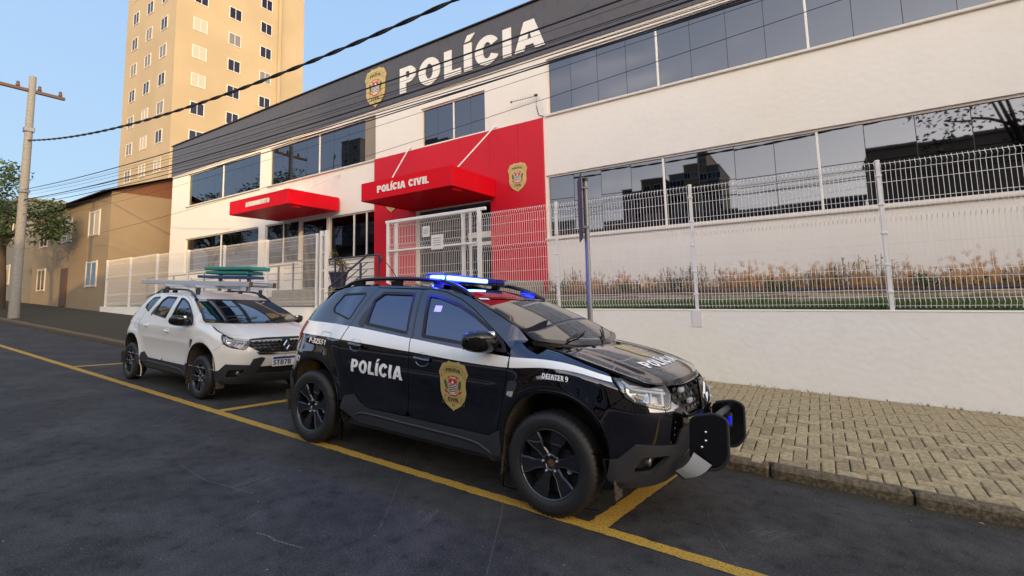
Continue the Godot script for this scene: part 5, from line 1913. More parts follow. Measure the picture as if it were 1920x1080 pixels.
func wheel(parent: Node, at: Vector3, sgn: float, called := "wheel", rt := 0.348, wd := 0.215, rr := 0.226, cap := true) -> Node3D:
	var w := Node3D.new()
	w.name = called
	parent.add_child(w, true)
	w.position = at
	# axis along z, outer face towards sgn * z
	var b := Basis(Vector3(1, 0, 0), Vector3(0, 0, sgn), Vector3(0, -sgn, 0))
	var t := MB.new()
	var h := wd / 2
	t.lathe(pv([rr - 0.012, h * 0.78, rr + 0.004, h * 0.93, rr + 0.03, h * 1.0, rr + 0.065, h * 1.03, rt - 0.03, h * 0.96, rt - 0.012, h * 0.84, rt - 0.002, h * 0.68, rt, h * 0.55, rt, h * 0.36, rt - 0.008, h * 0.345, rt - 0.008, h * 0.30, rt, h * 0.285, rt, h * 0.06, rt - 0.008, h * 0.045, rt - 0.008, -h * 0.045, rt, -h * 0.06, rt, -h * 0.285, rt - 0.008, -h * 0.3, rt - 0.008, -h * 0.345, rt, -h * 0.36, rt - 0.002, -h * 0.68, rt - 0.03, -h * 0.96, rr + 0.03, -h, rr - 0.01, -h * 0.8]), Vector3.ZERO, b, 112, [0, 0, 0, 0, 0.002, 0.005, 0.006, 0.005, 0.003, 0, 0, 0.0025, 0.0025, 0, 0, 0.0025, 0.0025, 0, 0, 0.003, 0.003, 0, 0, 0])
	obj("tyre", t, M.tyre, w)
	var r := MB.new()
	r.lathe(pv([rr + 0.002, h * 0.90, rr - 0.004, h * 0.93, rr - 0.012, h * 0.86, rr - 0.02, h * 0.6, rr - 0.03, -h * 0.2, rr - 0.02, -h * 0.85]), Vector3.ZERO, b, 48)
	# spokes: six broad arms that fork towards the rim, with a raised edge on each side
	for k in 6:
		var a := TAU * k / 6.0 + 0.2
		var rb := b * Basis(Vector3.UP, a)
		var arm := func(x0: float, w0: float, x1: float, w1: float, y0: float, y1: float, th: float):
			var q := [Vector3(x0, y0, -w0), Vector3(x0, y0, w0), Vector3(x1, y1, w1), Vector3(x1, y1, -w1)]
			var d := Vector3(0, th, 0)
			var bv := 0.006
			var qi := [q[0] + Vector3(0, -bv, -bv), q[1] + Vector3(0, -bv, bv), q[2] + Vector3(0, -bv, bv), q[3] + Vector3(0, -bv, -bv)]
			r.quad(rb * q[0], rb * q[1], rb * q[2], rb * q[3], rb * Vector3.UP)
			for i in [[1, 2], [3, 0]]:
				r.quad(rb * q[i[0]], rb * q[i[1]], rb * qi[i[1]], rb * qi[i[0]])
				r.quad(rb * qi[i[0]], rb * qi[i[1]], rb * (qi[i[1]] - d), rb * (qi[i[0]] - d))
		arm.call(0.045, 0.027, 0.115, 0.028, h * 0.62, h * 0.72, 0.035)
		arm.call(0.115, 0.028, 0.165, 0.046, h * 0.72, h * 0.80, 0.035)
		arm.call(0.165, 0.046, rr - 0.012, 0.058, h * 0.80, h * 0.86, 0.035)
		for s in [-1.0, 1.0]:
			var e := PackedVector3Array([rb * Vector3(0.06, h * 0.645, s * 0.024), rb * Vector3(0.115, h * 0.735, s * 0.025), rb * Vector3(0.165, h * 0.815, s * 0.043), rb * Vector3(rr - 0.014, h * 0.87, s * 0.055)])
			r.tube(e, 0.0035, 5, false)
	r.lathe(pv([0.034, h * 0.45, 0.036, h * 0.66, 0.055, h * 0.67, 0.075, h * 0.60, 0.08, h * 0.3]), Vector3.ZERO, b, 28)
	obj("rim", r, M.rim, w)
	var hb := MB.new()
	hb.lathe(pv([0.0, h * 0.56, 0.02, h * 0.56, 0.034, h * 0.53, 0.034, h * 0.3]), Vector3.ZERO, b, 18)
	obj("hub", hb, M.rust if cap else M.rim, w)
	for k in 5:
		var n := MB.new()
		var p := b * (Basis(Vector3.UP, TAU * k / 5.0 + 0.45) * Vector3(0.057, h * 0.64, 0))
		n.lathe(pv([0.0, 0.014, 0.007, 0.014, 0.0085, 0.010, 0.0085, -0.01]), p, b, 6)
		obj("wheel_nut", n, M.satin, w)
	var dc := MB.new()
	dc.lathe(pv([0.06, h * 0.05, 0.145, h * 0.05, 0.145, -h * 0.1, 0.06, -h * 0.1]), Vector3.ZERO, b, 32)
	dc.lathe(pv([0.0, -h * 0.12, rr - 0.02, -h * 0.12]), Vector3.ZERO, b, 24)
	obj("brake_disc", dc, M.rubber, w)
	var cl := MB.new()
	cl.bbox(b * Vector3(0.13, h * 0.20, 0.012), Vector3(0.035, 0.09, 0.05), 0.012, Basis())
	obj("brake_caliper", cl, M.caliper, w)
	return w

func build_police_car():
	car_materials()
	body_paint = M.paint
	police = true
	var car := thing("police_car", "black patrol car with white side stripe, gold door badge and lit blue roof lights", "police car")
	var up := Vector3(-SLOPE, 1, -CAMBER).normalized()
	var fw := Vector3(1, SLOPE, 0)
	fw = (fw - up * fw.dot(up)).normalized()
	car.transform = Transform3D(Basis(fw, up, fw.cross(up)), Vector3(-3.024, gy(-3.024, -3.885), -3.885))
	for m in [false, true]: car_side(car, m)
	car_core(car)
	car_top(car)
	car_front(car)
	car_rear(car)
	for x in [AXLE, -AXLE]:
		for s in [1.0, -1.0]: wheel(car, Vector3(x, HUB, s * 0.775), s, "wheel", 0.348, 0.215, 0.234, x > 0.0)
	car_lightbar(car)
	push_bar(car)

func car_side(car: Node, m: bool):
	var sg := Vector3(1, 1, -1) if m else Vector3.ONE
	var farch := arch_outline(AXLE + 0.03, 0.425, 0.505, 0.1)
	var rarch := arch_outline(-AXLE + 0.02, 0.425, 0.485, 0.1)
	# outlines
	var fwin := rounded(pv([0.07, 1.125, -0.045, 1.475, -0.03, 1.492, 0.09, 1.482, 0.35, 1.42, 0.55, 1.34, 0.76, 1.235, 0.90, 1.15, 0.955, 1.075, 0.54, 1.098]), 0.02)
	var rwin := rounded(pv([-0.10, 1.135, -0.215, 1.50, -0.63, 1.50, -0.72, 1.42, -0.685, 1.185]), 0.025)
	var qwin := rounded(pv([-0.93, 1.215, -0.865, 1.47, -0.89, 1.488, -1.24, 1.468, -1.31, 1.33, -1.26, 1.275]), 0.03)
	var fdoor := pv([0.99, 1.045, 0.975, 0.90, 0.955, 0.75, 0.93, 0.60, 0.91, 0.50, 0.85, 0.455, 0.02, 0.455, -0.02, 0.50, -0.02, 1.08, -0.085, 1.31, -0.14, 1.535, -0.05, 1.54, 0.14, 1.518, 0.35, 1.458, 0.53, 1.378, 0.75, 1.248, 0.905, 1.155])
	var rdoor := pv([-0.02, 1.08, -0.02, 0.50, -0.05, 0.455, -0.56, 0.455, -0.62, 0.50, -0.70, 0.57, -0.82, 0.70, -0.90, 0.82, -0.935, 0.93, -0.93, 1.03, -0.885, 1.16, -0.81, 1.40, -0.755, 1.54, -0.14, 1.535, -0.085, 1.31])
	# front wing
	var wing := pv([0.99, 1.045, 0.975, 0.90, 0.955, 0.75, 0.93, 0.60, 0.91, 0.50, 0.905, 0.47, 1.75, 0.47, 1.69, 0.745, 1.87, 0.855, 1.83, 0.955, 1.82, 0.985])
	var tops := PackedVector2Array()
	for i in 12:
		var x := lerpf(1.83, 1.0, i / 11.0)
		tops.append(Vector2(x, tabv(x, FEND_X, FEND_Y) - 0.003))
	wing.append_array(tops)
	wing.append(Vector2(0.985, 1.10))
	var wg := side_piece("front_wing", car, wing, [farch], body_paint, 0.0, m)
	if police: stripe_part(wg, 1.0, 1.825, m)
	if police: obj("lettering", decal_text("DEINTER 9", 0.035, 1.385, 0.94, 0.215, -0.02, false, m), M.stripe, wg)
	var vent := MB.new()
	panel(vent, rounded(pv([1.0, 0.875, 1.06, 0.875, 1.07, 0.845, 1.045, 0.755, 0.985, 0.765]), 0.015), [], flank, 0.010, 0.03, m, 0.012)
	obj("side_trim", vent, M.plastic, wg)
	var rep := MB.new()
	panel(rep, rounded(pv([1.0, 0.80, 1.055, 0.805, 1.045, 0.765, 0.995, 0.772]), 0.008), [], flank, 0.014, 0.03, m, 0.006)
	obj("indicator_lamp", rep, M.led_off, wg)
	# doors
	var fd := side_piece("front_door", car, fdoor, [fwin], body_paint, 0.0, m)
	var rd := side_piece("rear_door", car, rdoor, [rwin], body_paint, 0.0, m)
	if police: stripe_part(fd, -0.015, 0.985, m, -0.025, 0.004)
	if police: stripe_part(rd, -0.925, -0.025, m, 0.04, -0.025)
	for q in [[fd, fwin], [rd, rwin]]:
		var gl := MB.new()
		panel(gl, shrink(q[1], 0.018), [], flank, -0.011, 0.04, m, 0.0)
		obj("window_pane", gl, M.car_glass, q[0])
		var sl := MB.new()
		panel(sl, Geometry2D.offset_polygon(q[1], 0.004)[0], [shrink(q[1], 0.022)], flank, 0.0015, 0.03, m, 0.016)
		obj("window_seal", sl, M.rubber, q[0])
	# black trim at the foot of the rear window frame
	var tr := MB.new()
	panel(tr, pv([-0.70, 1.40, -0.695, 1.165, -0.74, 1.158, -0.79, 1.20, -0.765, 1.29]), [], flank, 0.003, 0.03, m, 0.003)
	obj("corner_trim", tr, M.plastic, rd)
	var bp := MB.new()
	panel(bp, pv([-0.095, 1.10, -0.20, 1.505, -0.155, 1.515, -0.10, 1.31, -0.035, 1.085]), [], flank, 0.0015, 0.03, m, 0.0)
	obj("pillar_trim", bp, body_paint, rd)
	for q in [[fd, 0.135, 0.945], [rd, -0.71, 0.995]]:
		var cup := MB.new()
		var oval := PackedVector2Array()
		for i in 24: oval.append(Vector2(q[1] + 0.082 * cos(TAU * i / 24), q[2] + 0.058 * sin(TAU * i / 24)))
		panel(cup, oval, [], func(s, y): return flank(s, y) - Vector3(0, 0, 0.022) * clampf(1.0 - Vector2((s - q[1]) / 0.082, (y - q[2]) / 0.058).length_squared(), 0.0, 1.0), 0.0035, 0.012, m, 0.004)
		obj("handle_cup", cup, body_paint, q[0])
		var hd := MB.new()
		var z := flank(q[1], q[2]).z
		hd.tube(cat([Vector3(q[1] - 0.085, q[2] + 0.008, z + 0.004) * sg, Vector3(q[1] - 0.04, q[2] + 0.006, z + 0.028) * sg, Vector3(q[1] + 0.03, q[2] + 0.002, z + 0.030) * sg, Vector3(q[1] + 0.085, q[2] - 0.002, z + 0.006) * sg], 5), 0.016, 8)
		obj("door_handle", hd, body_paint, q[0])
	if police: obj("lettering", decal_text("POLÍCIA", 0.115, -0.415, 0.808, 0.665, -0.012, true, m, 0.06), M.stripe, rd)
	var bs := -1.0 if m else 1.0
	if police: badge_pieces(func(x, y, off):
		var p := flank(0.475 + x * bs, 0.768 + y)
		return Vector3(p.x, p.y, (p.z + off) * bs), 0.235, fd, "badge_", 0.0012, 0.0022)
	var pap := MB.new()
	panel(pap, pv([0.085, 1.40, 0.165, 1.40, 0.175, 1.345, 0.09, 1.345]), [], flank, -0.0085, 0.04, m, 0.0)
	if police: obj("window_sticker", pap, M.crest_white, fd)
	# rear quarter
	var quarter := pv([-0.935, 0.93, -0.90, 0.82, -0.82, 0.70, -0.70, 0.57, -0.62, 0.50, -0.60, 0.47, -1.72, 0.47, -1.80, 0.54, -1.86, 0.62, -1.90, 0.80, -1.93, 0.95, -1.96, 1.06, -1.95, 1.18, -1.88, 1.30, -1.74, 1.42, -1.60, 1.475, -1.50, 1.493, -1.36, 1.528, -1.09, 1.552, -0.75, 1.562, -0.755, 1.54, -0.81, 1.40, -0.885, 1.16, -0.93, 1.03])
	var qp := side_piece("rear_quarter", car, quarter, [qwin, rarch], body_paint, 0.0, m)
	if police: stripe_part(qp, -1.86, -0.938, m, 0.0, 0.04)
	var qg := MB.new()
	panel(qg, shrink(qwin, 0.010), [], flank, -0.006, 0.04, m, 0.0)
	obj("window_pane", qg, M.car_glass, qp)
	var qs := MB.new()
	panel(qs, Geometry2D.offset_polygon(qwin, 0.004)[0], [shrink(qwin, 0.014)], flank, 0.001, 0.03, m, 0.01)
	obj("window_seal", qs, M.rubber, qp)
	var fl := MB.new()
	var flap := rounded(pv([-1.10, 0.92, -1.12, 1.08, -1.28, 1.085, -1.29, 0.925]), 0.03)
	panel(fl, flap, [shrink(flap, 0.004)], flank, 0.0028, 0.03, m, 0.0)
	obj("fuel_flap", fl, M.rubber, qp)
	if police: obj("lettering", decal_text("P-32551", 0.048, -1.32, 0.985, 0.27, -0.03, false, m, 0.2), M.stripe, qp)
	if police: obj("lettering", decal_text("97", 0.06, -1.615, 0.79, 0.085, -0.03, false, m, 0.15), M.stripe, qp)
	var tl := MB.new()
	panel(tl, rounded(pv([-1.655, 1.165, -2.15, 1.17, -2.18, 0.93, -1.76, 0.93, -1.67, 1.02]), 0.02), [], flank, 0.006, 0.03, m, 0.01)
	obj("tail_lamp", tl, M.tail_red, qp)
	# pillar and cant rail over the doors
	var rail := PackedVector2Array()
	for q in [[-0.755, 1.543], [-0.05, 1.543], [0.14, 1.521], [0.35, 1.461], [0.53, 1.381], [0.75, 1.251], [0.907, 1.158], [0.985, 1.10], [1.0, 1.15], [1.12, 1.135], [1.175, 1.165], [1.0, 1.255], [0.81, 1.335], [0.62, 1.41], [0.43, 1.48], [0.35, 1.50], [0.14, 1.54], [-0.05, 1.56], [-0.75, 1.565]]: rail.append(Vector2(q[0], q[1]))
	side_piece("roof_pillar", car, rail, [], body_paint, 0.0, m, 0.001, 0.03)
	# sill and lower cladding in grey plastic
	var sill := rounded(pv([-0.84, 0.52, -0.72, 0.545, -0.60, 0.475, -0.53, 0.448, 0.83, 0.448, 0.905, 0.495, 0.93, 0.505, 0.945, 0.30, 0.86, 0.265, 0.78, 0.305, -0.62, 0.305, -0.70, 0.33, -0.88, 0.40]), 0.015)
	side_piece("sill_cladding", car, sill, [], M.plastic, 0.006, m, 0.0, 0.05)
	var step := MB.new()
	var sp := []
	for q in [[-0.66, 0.365], [-0.55, 0.40], [0.0, 0.395], [0.62, 0.385], [0.80, 0.345], [0.88, 0.30]]:
		var p := flank(q[0], q[1])
		sp.append((p + Vector3(0, 0, 0.008)) * sg)
	step.tube(cat(sp, 5), 0.011, 6)
	obj("sill_ridge", step, M.plastic, car)
	# arch lips and liners
	for q in [[farch, AXLE + 0.03, 0.425, 0.505], [rarch, -AXLE + 0.02, 0.425, 0.485]]:
		var lip := MB.new()
		var liner := MB.new()
		var prev := []
		for i in 33:
			var a := -0.20 + (PI + 0.40) * i / 32.0
			var ca := cos(a)
			var sa := sin(a)
			var px: float = q[1] + q[2] * signf(ca) * pow(absf(ca), 0.86)
			var pyy: float = HUB + (q[3] * pow(sa, 0.86) if sa > 0.0 else sa * 0.5)
			var o := flank(px, pyy)
			var cur := [o * sg, (o + Vector3(0, 0, 0.006)) * sg, Vector3(lerpf(px, q[1], 0.045), lerpf(pyy, HUB, 0.045), o.z - 0.004) * sg, Vector3(lerpf(px, q[1], 0.05), lerpf(pyy, HUB, 0.05), o.z - 0.34) * sg]
			if i:
				var ctr := Vector3(q[1], HUB, cur[0].z)
				lip.quad(prev[1], cur[1], cur[2], prev[2])
				lip.quad(prev[0], cur[0], cur[1], prev[1])
				liner.quad(prev[2], cur[2], cur[3], prev[3], ctr - cur[2])
			prev = cur
		obj("arch_lip", lip, M.gloss_black, car)
		obj("wheel_liner", liner, M.mud, car)
	# mirror
	var mr := Node3D.new()
	mr.name = "door_mirror"
	car.add_child(mr, true)
	var hs := MB.new()
	hs.grid(func(u, v):
		var a: float = u * TAU
		var b: float = (v - 0.5) * PI
		var k := func(x: float) -> float: return signf(x) * pow(absf(x), 0.78)
		var p := Vector3(0.10 * k.call(cos(b)) * k.call(cos(a)), 0.082 * k.call(cos(b)) * k.call(sin(a)), 0.14 * k.call(sin(b)))
		p.y += 0.012 * p.z / 0.125
		p.x -= 0.025 * (p.z / 0.125) - 0.018 * (p.y / 0.07)
		return (Vector3(0.80, 1.145, 1.0) + p) * sg, 32, 20, -1.0 if m else 1.0)
	obj("housing", hs, M.gloss_black, mr)
	var arm := MB.new()
	arm.tube(PackedVector3Array([Vector3(0.84, 1.085, 0.86) * sg, Vector3(0.82, 1.10, 0.94) * sg]), 0.028, 10)
	obj("arm", arm, M.gloss_black, mr)
	var gls := MB.new()
	gls.bbox(Vector3(0.728, 1.145, 1.0) * sg, Vector3(0.006, 0.115, 0.20), 0.002, Basis(Vector3.UP, -0.15 if not m else 0.15))
	obj("mirror_glass", gls, M.chrome, mr)
	var lamp := MB.new()
	lamp.lathe(pv([0.0, 0.03, 0.018, 0.028, 0.024, 0.018, 0.024, -0.02]), Vector3(0.875, 1.205, 0.965) * sg, Basis(Vector3(0, 0, -1), Vector3(1, 0.1, 0), Vector3(0, 1, 0)), 16)
	obj("mirror_lamp", lamp, M.chrome, mr)
	var ff := MB.new()
	ff.bbox(Vector3(1.80, 0.265, 0.77) * sg, Vector3(0.012, 0.13, 0.12), 0.004, Basis(Vector3.BACK, 0.1))
	obj("air_deflector", ff, M.mud, car)
	# mudflaps
	for x in [0.955, -1.73]:
		var f := MB.new()
		f.bbox(Vector3(x, 0.29 if x > 0 else 0.36, 0.775) * sg, Vector3(0.012, 0.2, 0.20), 0.004, Basis(Vector3.BACK, 0.25 if x < 0 else -0.1))
		obj("mudflap", f, M.mud, car)

func car_core(car: Node):
	# dark inner shell seen through the gaps, the floor and the cabin under the glass
	var c := MB.new()
	var out := pv([0.99, 1.06, 0.93, 0.50, -0.8, 0.50, -0.93, 0.95, -1.85, 0.85, -1.90, 1.10, -1.55, 1.45, -0.75, 1.53, -0.05, 1.53, 0.35, 1.45, 0.75, 1.23])
	for m in [false, true]: panel(c, out, [], flank, -0.045, 0.06, m, 0.0)
	c.box(Vector3(0.0, 0.34, 0), Vector3(3.7, 0.14, 1.06))
	c.box(Vector3(0.0, 0.275, 0), Vector3(1.72, 0.05, 1.56))
	c.box(Vector3(1.86, 0.36, 0), Vector3(0.2, 0.06, 1.2))
	c.box(Vector3(-1.86, 0.40, 0), Vector3(0.2, 0.06, 1.2))
	c.box(Vector3(0.0, 0.40, 0), Vector3(1.75, 0.16, 1.60))
	c.box(Vector3(1.35, 0.70, 0), Vector3(1.1, 0.55, 0.9))
	c.box(Vector3(-1.45, 0.70, 0), Vector3(1.0, 0.55, 0.9))
	for x in [AXLE, -AXLE]: c.tube(PackedVector3Array([Vector3(x, HUB, -0.72), Vector3(x, HUB, 0.72)]), 0.05, 8)
	obj("inner_shell", c, M.rubber, car)

func car_top(car: Node):
	var r := MB.new()
	r.grid(func(u, v): return roof_at(lerpf(-1.64, 0.475 - 0.05 * pow(absf(v * 2 - 1), 3.0), u), v * 2.0 - 1.0), 44, 26, -1.0)
	var roof := obj("roof", r, body_paint, car)
	var w := MB.new()
	w.grid(func(u, v): return screen_at((u * 2.0 - 1.0) * 0.985, lerpf(0.02, 0.985, v)), 34, 18, -1.0)
	var ws := obj("windscreen", w, M.screen_glass, car)
	if ws.mesh.surface_get_arrays(0)[Mesh.ARRAY_NORMAL][200].x < 0.0:
		for i in w.n.size(): w.n[i] = -w.n[i]
		ws.mesh = w.mesh()
	var bd := MB.new()
	for sg in [-1.0, 1.0]:
		for i in 18:
			var t0 := i / 18.0
			var t1 := (i + 1) / 18.0
			var dn := Vector3(0.35, 0.75, 0).normalized() * 0.002
			bd.quad(screen_at(sg * 0.955, t0) + dn, screen_at(sg * 0.955, t1) + dn, screen_at(sg * 1.0, t1) + dn, screen_at(sg * 1.0, t0) + dn, Vector3(0.4, 1, 0))
	for i in 30:
		var u0 := lerpf(-1.0, 1.0, i / 30.0)
		var u1 := lerpf(-1.0, 1.0, (i + 1) / 30.0)
		var dn := Vector3(0.0035, 0.007, 0)
		bd.quad(screen_at(u0, 0.0) + dn, screen_at(u1, 0.0) + dn, screen_at(u1, 0.06) + dn, screen_at(u0, 0.06) + dn, Vector3(0.4, 1, 0))
		bd.quad(screen_at(u0, 0.96) + dn, screen_at(u1, 0.96) + dn, screen_at(u1, 1.0) + dn, screen_at(u0, 1.0) + dn, Vector3(0.4, 1, 0))
	obj("windscreen_border", bd, M.gloss_black, ws)
	var stk := MB.new()
	var sdn := Vector3(0.003, 0.006, 0)
	stk.quad(screen_at(0.93, 0.97) + sdn, screen_at(0.76, 0.97) + sdn, screen_at(0.76, 0.92) + sdn, screen_at(0.93, 0.92) + sdn, Vector3(0.4, 1, 0))
	obj("windscreen_sticker", stk, M.crest_white, ws)
	for q in [[0.62, 0.03, 0.02, 0.20], [-0.12, 0.03, -0.72, 0.19]]:
		var wp := MB.new()
		var dn := Vector3(0.012, 0.022, 0)
		var a := screen_at(q[0], q[1]) + dn
		var b := screen_at((q[0] + q[2]) / 2.0, (q[1] + q[3]) / 2.0 + 0.02) + dn * 1.2
		wp.tube(PackedVector3Array([a, b]), 0.008, 6)
		var path := PackedVector3Array()
		for i in 9: path.append(screen_at(lerpf(q[0] - 0.06, q[2] - 0.05, i / 8.0), lerpf(0.07, q[3], i / 8.0)) + dn * 0.6)
		wp.tube(path, 0.007, 5)
		obj("wiper", wp, M.rubber, ws)
	# bonnet
	var h := MB.new()
	h.grid(func(u, v): return hood_at(u, (v * 2.0 - 1.0) * 0.992), 40, 44, -1.0)
	for i in h.n.size():
		if h.n[i].y < 0.0: h.n[i] = -h.n[i]
	var n0 := h.v.size()
	for k in 2:
		for i in 40:
			var v := 0.992 if k == 0 else -0.992
			var a := hood_at(i / 40.0, v)
			var b := hood_at((i + 1) / 40.0, v)
			h.quad(a, b, b - Vector3(0, 0.02, 0), a - Vector3(0, 0.02, 0), Vector3(0, 0, v))
	for i in 44:
		var a := hood_at(1.0, lerpf(-0.992, 0.992, i / 44.0))
		var b := hood_at(1.0, lerpf(-0.992, 0.992, (i + 1) / 44.0))
		h.quad(a, b, b - Vector3(0.01, 0.03, 0), a - Vector3(0.01, 0.03, 0), Vector3.RIGHT)
	var hood := obj("bonnet", h, body_paint, car)
	if police: hood_marks(hood)
	for z in [0.30, -0.30]:
		var nz := MB.new()
		nz.bbox(hood_at(0.12, z / 0.8) + Vector3(0, 0.006, 0), Vector3(0.03, 0.014, 0.04), 0.005)
		obj("washer_nozzle", nz, M.rubber, hood)
	# cowl under the screen
	var cw := MB.new()
	for i in 30:
		var v0 := lerpf(-0.99, 0.99, i / 30.0)
		var v1 := lerpf(-0.99, 0.99, (i + 1) / 30.0)
		cw.quad(hood_at(0.0, v0) - Vector3(0, 0.012, 0), hood_at(0.0, v1) - Vector3(0, 0.012, 0), screen_at(v1, 0.0) - Vector3(0.03, -0.004, 0), screen_at(v0, 0.0) - Vector3(0.03, -0.004, 0), Vector3.UP)
	obj("cowl", cw, M.plastic, car)
	var cc := MB.new()
	for sg in [1.0, -1.0]:
		for i in 6:
			var v0: float = lerpf(0.84, 1.0, i / 6.0) * sg
			var v1: float = lerpf(0.84, 1.0, (i + 1) / 6.0) * sg
			var up := Vector3(0, 0.006, 0)
			cc.quad(hood_at(0.0, v0 * 0.99) + Vector3(0, -0.003, 0), hood_at(0.0, v1 * 0.99) + Vector3(0, -0.003, 0), screen_at(v1, 0.02) + up, screen_at(v0, 0.02) + up, Vector3.UP)
	obj("cowl_corner", cc, body_paint, car)
	# roof rails
	for sg in [1.0, -1.0]:
		var rl := MB.new()
		var z := func(x: float) -> float: return (side_width(x, tabv(x, EDGE_X, EDGE_Y)) - 0.035) * sg
		var e := func(x: float, dy: float) -> Vector3: return Vector3(x, tabv(x, EDGE_X, EDGE_Y) + dy, z.call(x))
		rl.tube(cat([e.call(-1.34, 0.0), e.call(-1.22, 0.040), e.call(-1.02, 0.062), e.call(-0.6, 0.068), e.call(-0.1, 0.066), e.call(0.12, 0.056), e.call(0.30, 0.034), e.call(0.44, 0.0)], 6), 0.021, 10, true, 0.8)
		for q in [[-1.20, -1.02], [-0.62, -0.48], [0.16, 0.33]]:
			var a: Vector3 = e.call(q[0], 0.0)
			var b: Vector3 = e.call(q[1], 0.0)
			var hh := Vector3(0, 0.062, 0)
			for zz in [0.012, -0.012]:
				rl.quad(a + Vector3(0, 0, zz), b + Vector3(0, 0, zz), b + hh * 0.85 + Vector3(0, 0, zz), a + hh * 0.7 + Vector3(0, 0, zz), Vector3(0, 0, zz))
		obj("roof_rail", rl, M.gloss_black, roof)
	var an := MB.new()
	an.tube(cat([roof_at(-1.1, 0.0), roof_at(-1.1, 0.0) + Vector3(-0.15, 0.16, 0), roof_at(-1.1, 0.0) + Vector3(-0.27, 0.26, 0)], 4), 0.005, 5)
	obj("aerial", an, M.rubber, roof)

func front_piece(called: String, parent: Node, half: PackedVector2Array, holes: Array, mt: Material, off: float, skirt := 0.016, gap := 0.002, whole := true) -> MeshInstance3D:
	var mb := MB.new()
	for m in [false, true]:
		if m and not whole: continue
		panel(mb, shrink(half, gap) if gap > 0 else half, holes, flank, off, 0.03, m, skirt)
	return obj(called, mb, mt, parent)

